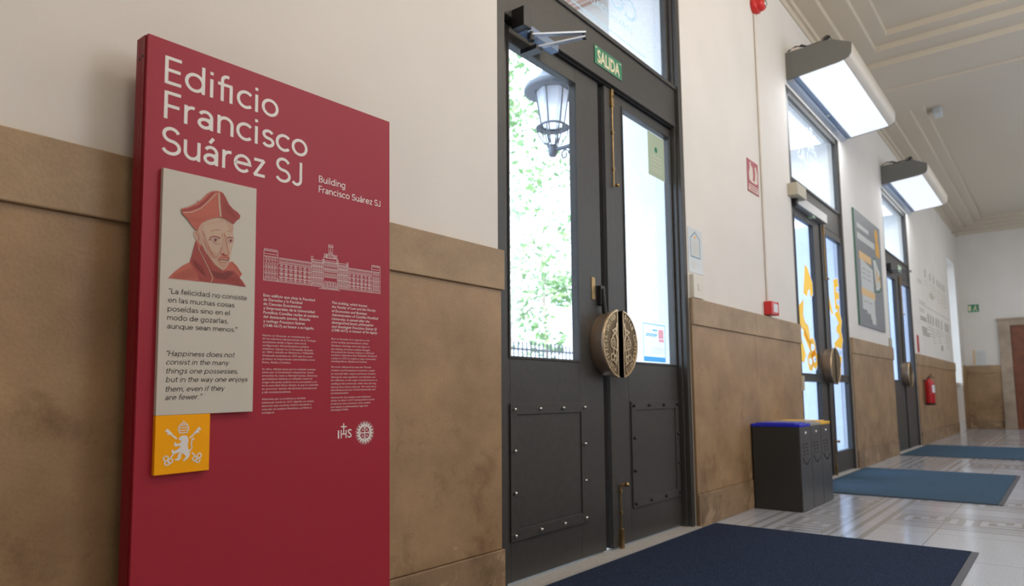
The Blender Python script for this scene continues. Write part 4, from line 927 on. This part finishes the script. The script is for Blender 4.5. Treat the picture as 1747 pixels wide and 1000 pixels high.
# ------------------------------------------------------------------ door mats
def mat_(x0, x1, y0, y1, label, pile, edge):
    t = thing('door_mat', label, 'mat', (0, 0, 0), 'entrance mats')
    e = .035
    b = MB().prism([(x0, y0), (x1, y0), (x1, y1), (x0, y1)], .005, 'z', edge, base=.001); b.build('rubber_edge', t, bevel=.002)
    r_ = random.Random(3); n = 60; b = MB()
    xa, xb, ya, yb = x0+.012, x1-.012, y0+e, y1-.012
    b.box(xa, xb, ya, yb, .004, .011, pile); b.build('pile', t, bevel=.003)
    return t
mat_(2.66, 5.075, -1.672, -.045, 'large navy entrance mat on the floor before the nearest door', 'mat_navy', 'mat_edge')
mat_(7.27, 9.93, -1.655, -.045, 'slate-blue entrance mat lying before the middle door', 'mat_blue', 'mat_edge2')
mat_(12.22, 14.87, -1.66, -.045, 'dark slate entrance mat lying before the farthest door', 'mat_blue', 'mat_edge2')

# ------------------------------------------------------------------ things on the wall
wallp = lambda y: (lambda u, v, l: (u, y-.0006*l, v))
# SALIDA sign on the lintel
s1 = thing('exit_sign', 'green SALIDA exit sign on the lintel of the nearest door', 'sign')
MB().box(3.636, 3.978, .030, .0345, 3.033, 3.155, 'green').build('plate', s1)
p = Print(wallp(.0298)); p.text('SALIDA', (3.668, 3.052), (3.948, 3.052), .080, 'green_text', 1, bold=.03)
p.stroke([(3.645, 3.142), (3.662, 3.142)], .010, 'palegreen'); p.stroke([(3.945, 3.142), (3.97, 3.142)], .008, 'palegreen'); p.stroke([(3.64, 3.037), (3.972, 3.037)], .002, 'palegreen'); p.build('lettering', s1)
MB().box(13.62, 13.90, .026, .034, 3.05, 3.17, 'palegreen').build('exit_sign', None, **T('small pale green exit sign on the lintel of the farthest door', 'sign'))
# papers stuck on the right leaf glass of the nearest door
n1 = thing('glass_notice', 'pale yellow paper stuck high on the glass of the nearest door', 'notice')
MB().box(4.475, 4.735, .1062, .1072, 2.535, 2.86, 'film_pale').build('sheet', n1)
p = Print(wallp(.1058)); p.disc((4.60, 2.745), .022, .022, 'green', 1); [p.stroke([(4.53, z_), (4.68, z_)], .006, 'letter_pale') for z_ in (2.69, 2.66, 2.63, 2.60, 2.58)]; p.build('print', n1)
n2 = thing('glass_sticker', 'white and blue sticker stuck low on the glass of the nearest door', 'sticker')
MB().box(4.325, 4.655, .1062, .1072, 1.180, 1.442, 'film_paper').build('sheet', n2)
p = Print(wallp(.1058)); p.stroke([(4.326, 1.181), (4.326, 1.441), (4.654, 1.441), (4.654, 1.181)], .006, 'film_blue', 1, True); p.poly([(4.33, 1.183), (4.65, 1.183), (4.65, 1.212), (4.33, 1.212)], 'film_blue', 2)
p.poly([(4.55, 1.345), (4.63, 1.345), (4.63, 1.41), (4.55, 1.41)], 'film_red', 1); p.poly([(4.555, 1.32), (4.635, 1.32), (4.635, 1.342), (4.555, 1.342)], 'film_red', 1)
p.text('gestiona', (4.535, 1.355), (4.365, 1.355), .030, 'film_blue', 1, bold=.02, mirror=True)
p.stroke([(4.47, 1.40), (4.53, 1.40)], .010, 'film_blue')
for z_ in (1.26, 1.275, 1.245): p.stroke([(4.45, z_), (4.62, z_)], .003, 'letter_pale')
p.build('print', n2)
# laminated notice and switch right of the door
n3 = thing('wall_notice', 'laminated white notice with a blue pointed outline beside the nearest door', 'notice')
MB().box(4.865, 5.125, -.004, -.001, 1.862, 2.205, 'paper').build('sheet', n3)
p = Print(wallp(-.0042)); p.stroke([(4.905, 1.985), (4.905, 2.125), (4.99, 2.18), (5.075, 2.13), (5.075, 1.985)], .007, 'teal', 1, True); p.disc((4.99, 2.14), .012, .012, 'orange', 1)
for k in range(7): p.stroke([(4.935, 2.105-.017*k), (5.045, 2.105-.017*k)], .006, 'letter_pale')
for k in range(3): p.stroke([(4.92, 1.94-.02*k), (4.99, 1.94-.02*k)], .006, 'letter_pale')
p.build('print', n3)
w_ = thing('wall_switch', 'ivory switch plate on the wainscot edge under the laminated notice', 'switch')
MB().box(4.875, 5.055, -.034, -.001, 1.664, 1.842, 'switch').build('plate', w_, bevel=.004)
MB().box(4.945, 4.995, -.037, -.034, 1.725, 1.775, 'signpaper').build('button', w_)
MB().box(12.20, 12.32, -.03, -.001, 1.664, 1.80, 'beige').build('wall_switch', None, bevel=.004, **T('small beige switch box at the left of the farthest door', 'switch'))
# fire alarm : sounder, conduit, call point, pictogram
al = thing('alarm_sounder', 'red fire alarm sounder high on the wall above the red call point', 'alarm')
MB().lathe([(.0, -.001), (.085, -.001), (.085, -.05), (.07, -.055)], 'alarm', (6.58, 0, 4.73), 24, 'y').build('base', al)
MB().lathe([(.07, -.05), (.072, -.085), (.060, -.11), (.03, -.115), (.0001, -.112)], 'alarm', (6.58, 0, 4.73), 24, 'y').build('horn', al)
MB().lathe([(.032, -.116), (.030, -.122), (.0001, -.122)], 'steel', (6.60, 0, 4.73), 16, 'y').build('grille', al)
MB().tube([(6.572, -.012, 1.80), (6.572, -.012, 4.64)], .011, 'conduit', 8).build('cable_conduit', None, **T('thin cream cable conduit running from the red sounder down to the call point', 'conduit'))
cp = thing('call_point', 'red square fire alarm call point at the top of the wainscot', 'call point')
MB().box(6.49, 6.65, -.075, -.001, 1.675, 1.80, 'alarm').build('housing', cp, bevel=.006)
MB().box(6.535, 6.655, -.079, -.075, 1.70, 1.78, 'label').build('break_glass', cp, bevel=.001); MB().box(6.652, 6.668, -.082, -.015, 1.675, 1.80, 'alarm').build('side_flap', cp, bevel=.002)
fs = thing('fire_alarm_sign', 'faded red fire alarm pictogram sign left of the conduit', 'sign')
MB().box(6.205, 6.49, -.005, -.001, 2.79, 3.10, 'signred').build('plate', fs)
p = Print(wallp(-.0052)); p.poly([(6.25, 2.90), (6.33, 2.89), (6.35, 2.96), (6.34, 3.03), (6.30, 3.05), (6.29, 3.08), (6.265, 3.07), (6.27, 3.02), (6.24, 2.97)], 'signpaper', 1); p.poly([(6.385, 2.90), (6.46, 2.90), (6.46, 3.0), (6.43, 3.06), (6.395, 3.05), (6.41, 2.99)], 'signpaper', 1); p.stroke([(6.30, 2.90), (6.42, 2.90)], .02, 'signpaper')
p.poly([(6.225, 2.805), (6.47, 2.805), (6.47, 2.862), (6.225, 2.862)], 'signpaper', 1); p.stroke([(6.24, 2.846), (6.455, 2.846)], .012, 'signred', 2); p.stroke([(6.26, 2.822), (6.435, 2.822)], .012, 'signred', 2); p.build('print', fs)
# grey wall board
wb = thing('poster_board', 'grey printed wall board with yellow and white artwork beside the middle door', 'poster')
MB().box(10.245, 11.925, -.022, -.001, 1.868, 3.478, 'boardgrey').box(10.238, 10.246, -.024, -.001, 1.868, 3.478, 'boardgreen').build('board', wb, bevel=.002)
p = Print(wallp(-.0225))
[p.stroke([(a, 3.27), (b_, 3.27)], .065, 'boardwhite') for a, b_ in ((10.42, 10.58), (10.61, 10.78), (10.81, 11.08))]; [p.stroke([(a, 3.12), (b_, 3.12)], .09, 'boardwhite') for a, b_ in ((10.42, 10.55), (10.58, 10.76), (10.79, 10.97), (11.0, 11.20), (11.23, 11.42))]
p.poly([(11.52, 3.02), (11.72, 2.98), (11.80, 3.03), (11.78, 3.18), (11.72, 3.24), (11.76, 3.36), (11.66, 3.42), (11.56, 3.40), (11.50, 3.32), (11.56, 3.22)], 'boardyellow', 1)
p.poly([(10.46, 2.10), (10.72, 2.10), (10.72, 2.06), (10.93, 2.06), (10.93, 1.99), (11.24, 1.99), (11.24, 2.74), (10.46, 2.82)], 'boardwhite', 1)
p.poly([(10.42, 2.80), (11.18, 2.80), (11.18, 2.91), (10.42, 2.91)], 'boardpale', 2); p.poly([(10.44, 2.30), (11.30, 2.30), (11.30, 2.40), (10.44, 2.40)], 'boardpale', 2)
p.poly([(11.25, 2.93), (11.48, 2.95), (11.66, 2.84), (11.80, 2.80), (11.78, 2.62), (11.80, 2.52), (11.62, 2.44), (11.36, 2.42), (11.32, 2.55), (11.28, 2.75)], 'boardgreen', 1); p.poly([(11.29, 2.91), (11.48, 2.92), (11.64, 2.82), (11.74, 2.78), (11.72, 2.62), (11.72, 2.54), (11.60, 2.48), (11.40, 2.46), (11.37, 2.56), (11.33, 2.76)], 'boardwhite', 2)
p.stroke([(11.42, 2.52), (11.50, 2.76), (11.58, 2.62), (11.70, 2.70), (11.74, 2.54)], .035, 'boardyellow', 3); p.poly([(11.0, 1.93), (11.26, 1.93), (11.26, 2.05), (11.0, 2.05)], 'boardwhite', 2)
for z_ in (2.68, 2.62, 2.55, 2.22): p.stroke([(10.54, z_), (10.78, z_)], .010, 'boardgrey', 2); p.stroke([(10.86, z_), (11.08, z_)], .010, 'boardgrey', 2)
p.build('print', wb)
# lettered timeline on the wall
tl = thing('wall_timeline', 'faint lettered timeline display on the white wall above the fire extinguisher', 'wall lettering')
p = Print(wallp(-.002)); r_ = random.Random(5)
for (x_, z_, w, h, m_) in ((15.35, 3.15, .5, .10, 'letter_pale'), (15.4, 2.73, .75, .10, 'letter_pale'), (15.4, 2.58, .55, .09, 'letter_pale'), (15.45, 2.42, .7, .12, 'letter'), (15.55, 2.22, .6, .05, 'letter'), (15.6, 2.13, .85, .06, 'letter')):
    for k in range(2): p.stroke([(x_, z_-.045*k), (x_+w, z_-.045*k)], .025, m_)
for k, x_ in enumerate((16.4, 17.05, 17.55, 18.05, 18.3, 18.6, 18.9, 19.2)):
    z_ = 3.42; p.stroke([(x_, z_), (x_, z_-.07)], .09, 'letter'); [p.stroke([(x_-.15, z_-.2-.07*i), (x_+.2, z_-.2-.07*i)], .018, 'letter_pale') for i in range(2+k % 4)]
p.stroke([(16.2, 2.68), (19.7, 2.68)], .018, 'letter_pale')
for k, x_ in enumerate((16.4, 16.7, 17.05, 17.5, 17.85, 18.3, 18.9, 19.15, 19.4)):
    z_ = 2.50; p.stroke([(x_, z_), (x_, z_-.10)], .10, 'letter'); [p.stroke([(x_-.15, z_-.22-.06*i), (x_+.22, z_-.22-.06*i)], .018, 'letter_pale') for i in range(2+(k*7) % 5)]
p.disc((18.15, 1.93), .12, .07, 'letter'); p.disc((17.1, 2.98), .32, .07, 'letter_pale'); p.disc((18.6, 2.96), .18, .10, 'signpaper')
p.build('print', tl)
rs = thing('red_strip_sign', 'narrow red vertical sign just right of the farthest door', 'sign')
MB().box(14.86, 15.02, -.010, -.001, 1.70, 2.02, 'alarm').build('plate', rs); p = Print(wallp(-.0102)); p.stroke([(14.94, 1.76), (14.94, 1.84)], .05, 'ink'); p.stroke([(14.94, 1.90), (14.94, 1.98)], .05, 'signred'); p.build('print', rs)
# fire extinguisher
ex = thing('fire_extinguisher', 'red fire extinguisher with white labels hung on the wainscot past the farthest door', 'fire extinguisher', (15.13, -.115, .72))
MB().lathe([(.0001, 0), (.078, 0), (.082, .01), (.082, .035)], 'ext_black', n=24).build('foot_ring', ex)
MB().lathe([(.080, .036), (.080, .395), (.074, .43), (.05, .458), (.026, .468), (.02, .50)], 'ext_red', n=28).build('cylinder', ex)
MB().tube([(0, 0, .48), (0, 0, .525)], .02, 'blackmetal').tube([(-.02, -.02, .52), (.01, -.03, .53), (.03, -.075, .50)], .008, 'blackmetal').tube([(0, 0, .52), (.0, -.015, .555), (.02, -.05, .565)], .007, 'blackmetal').build('valve', ex)
MB().tube([(.02, .03, .51), (.07, .05, .49), (.088, .03, .40), (.088, .02, .15)], .009, 'ext_black').build('hose', ex)
def curved(nm, a0, a1, z0, z1, mat, R_=.0808):
    b = MB(); n = 10; v = []
    for k in range(n+1): a = a0+(a1-a0)*k/n; v += [(R_*math.cos(a), R_*math.sin(a), z0), (R_*math.cos(a), R_*math.sin(a), z1)]
    b.add(v, [(2*k, 2*k+2, 2*k+3, 2*k+1) for k in range(n)], mat, True); return b.build(nm, ex)
curved('label', -2.5, -.7, .23, .37, 'label'); curved('label', -1.55, -.7, .05, .19, 'label'); curved('pictogram', -1.35, -1.05, .25, .35, 'violet', .0812); curved('pictogram', -1.35, -1.1, .09, .16, 'violet', .0812)
MB().box(-.02, .02, .04, .094, .43, .47, 'blackmetal').build('wall_bracket', ex)
# end wall
es = thing('exit_sign', 'green running-man exit sign on the end wall', 'sign')
MB().box(XF-.012, XF-.001, -.405, -.16, 3.10, 3.30, 'green').build('plate', es)
p = Print(lambda u, v, l: (XF-.012-.001*l, u, v)); p.poly([(-.17, 3.13), (-.23, 3.13), (-.23, 3.27), (-.17, 3.27)], 'green_text', 1); p.build('lit_doorway', es); p = Print(lambda u, v, l: (XF-.012-.001*l, u, v)); p.stroke([(-.36, 3.14), (-.32, 3.19), (-.33, 3.24)], .022, 'green_text'); p.stroke([(-.32, 3.19), (-.28, 3.16), (-.29, 3.13)], .02, 'green_text'); p.disc((-.335, 3.268), .015, .015, 'green_text'); p.stroke([(-.36, 3.22), (-.29, 3.22)], .014, 'green_text'); p.build('running_figure', es)
nn = thing('framed_notice', 'white notice with an apricot strip on the end wall above the wainscot', 'notice')
MB().box(XF-.012, XF-.001, -.46, -.20, 1.69, 2.05, 'paper').box(XF-.014, XF-.001, -.235, -.195, 1.69, 2.08, 'boardpale').build('sheet', nn)
p = Print(lambda u, v, l: (XF-.0125-.0005*l, u, v)); [p.stroke([(-.26, z_), (-.38, z_)], .014, 'letter_pale') for z_ in (1.98, 1.955, 1.91, 1.865, 1.82, 1.775)]; p.build('print', nn)
# little fittings near the ceiling
MB().box(12.85, 13.06, -.86, -.74, HC+.11, HC+.225, 'paper').build('ceiling_sensor', None, bevel=.01, **T('small white square sensor fixed to the ceiling beyond the beam', 'sensor'))
MB().tube([(21.55, -.02, 5.17), (21.6, -.10, 5.13), (21.75, -.12, 5.10)], .03, 'beige', 8).build('cornice_bracket', None, **T('small tan fitting on the cornice above the tall window', 'fitting'))
cd = thing('ceiling_downlight', 'dark round fitting on the ceiling above the nearest box lamp', 'ceiling light', (8.62, -.90, HC+.225))
MB().lathe([(.0001, -.05), (.09, -.05), (.12, -.03), (.12, 0)], 'lampgrey', n=24).build('rim', cd); MB().lathe([(.0001, -.052), (.08, -.052), (.08, -.049)], 'beige', n=24).build('lens', cd)

# ------------------------------------------------------------------ outside the doors
MB().box(-60, 120, .96, 140, -.35, -.02, 'gravel').build('ground', **S('bright pale ground outside the doors', 'ground'))
la = thing('street_lantern', 'wrought-iron lantern on a scrolled bracket seen through the nearest door', 'lantern', (5.05, 1.345, 3.15))
n6 = 8
b = MB(); b.lathe([(.0001, .90), (.012, .88), (.03, .84), (.05, .82), (.075, .80), (.09, .78), (.085, .76), (.13, .70), (.165, .66), (.215, .625), (.250, .60), (.262, .57), (.258, .545), (.235, .545), (.0, .575)], 'lantern', n=24); b.build('roof', la)
b = MB()
for k in range(6):
    a = PI/3*k+.25; b.tube([(.155*math.cos(a), .155*math.sin(a), .56), (.105*math.cos(a), .105*math.sin(a), .235)], .0075, 'lantern', 6)
    b.tube([(.145*math.cos(a), .145*math.sin(a), .215), (.135*math.cos(a), .135*math.sin(a), .15), (.07*math.cos(a), .07*math.sin(a), .05)], .006, 'lantern', 6)
    b.tube([(.095*math.cos(a), .095*math.sin(a), .235), (.04*math.cos(a), .04*math.sin(a), .03)], .006, 'lantern', 6)
b.build('frame_bars', la)
MB().lathe([(.150, .56), (.102, .235)], 'milk', n=6, smooth=False).build('glass_body', la)
MB().lathe([(.103, .225), (.15, .205), (.155, .215), (.106, .245), (.1, .235)], 'lantern', n=24).build('ring', la)
MB().lathe([(.0001, -.06), (.03, -.055), (.042, -.03), (.045, .01), (.035, .05), (.0001, .06)], 'lantern', n=16).build('boss', la)
b = MB(); b.tube([(0, 0, 0), (.02, -.14, .012), (.04, -.28, .03), (.05, -.384, .04)], .02, 'lantern', 8)
b.tube([(.015+.0*k, -.12-.05*math.cos(k*.6)*(1-k*.06), -.06+.05*math.sin(k*.6)*(1-k*.06)) for k in range(13)], .008, 'lantern', 6)
b.tube([(.02, -.15, .0), (.03, -.25, -.06), (.045, -.37, -.12)], .01, 'lantern', 6).box(.0, .10, -.384, -.37, -.2, .15, 'lantern'); b.build('bracket', la)
def tree(x, y, h, r, seed, n, label):
    t = thing('tree', label, 'tree', (x, y, -.03), 'trees outside the doors'); r_ = random.Random(seed)
    b = MB(); b.tube([(0, 0, 0), (.1, .05, h*.25), (-.05, .1, h*.5), (.05, 0, h*.8)], [.10, .08, .06, .02], 'bark', 10)
    for k in range(9):
        a = r_.uniform(0, 2*PI); z0 = h*r_.uniform(.25, .6); l = r*r_.uniform(.5, .9)
        b.tube([(0, 0, z0), (l*.5*math.cos(a), l*.5*math.sin(a), z0+l*.4), (l*math.cos(a), l*math.sin(a), z0+l*.6)], [.03, .02, .008], 'bark', 6)
    b.build('trunk', t)
    b = MB(); cl = [(Vector((r_.gauss(0, r*.5), r_.gauss(0, r*.5), h*.56+r_.gauss(0, h*.24))), r*r_.uniform(.16, .38)) for _ in range(34)]
    for k in range(n):
        c_, cr = r_.choice(cl); d = Vector((r_.gauss(0, 1), r_.gauss(0, 1), r_.gauss(0, 1))).normalized(); q_ = c_+d*cr*r_.random()**.4
        if q_.z < .8: continue
        a = Vector((r_.gauss(0, 1), r_.gauss(0, 1), r_.gauss(0, .6))).normalized(); u_ = a.cross(Vector((r_.gauss(0, 1), r_.gauss(0, 1), r_.gauss(0, 1)))).normalized(); s_ = r_.uniform(.07, .15)
        b.add([q_-a*s_, q_+u_*s_*.45, q_+a*s_, q_-u_*s_*.45], [(0, 1, 2, 3)], 'leaf')
    b.build('foliage', t); return t
tree(14.2, 9.2, 10.5, 2.6, 1, 3400, 'leafy tree seen through the left pane of the nearest door')
tree(20.5, 12.5, 11.0, 2.8, 2, 2400, 'paler leafy tree beyond the lantern outside the nearest door')
fe = thing('iron_fence', 'dark iron fence outside, low in the left pane of the nearest door', 'fence', (0, 7.2, -.02))
for z_ in (.25, 1.95): MB().box(10.5, 14.6, -.02, .02, z_, z_+.05, 'iron').build('rail', fe)
first = MB().box(-.015, .015, -.015, .015, 0.0, 2.15, 'iron').build('bar', fe)
for k in range(1, 27):
    o_ = first.copy(); COL.objects.link(o_); o_.location = (10.5+.155*k, 0, 0)
first.location = (10.5, 0, 0)
MB().box(12.25, 12.5, -.12, .12, 0, 1.8, 'iron').build('post', fe)

bpy.data.objects.remove(_to); bpy.data.curves.remove(_txt)
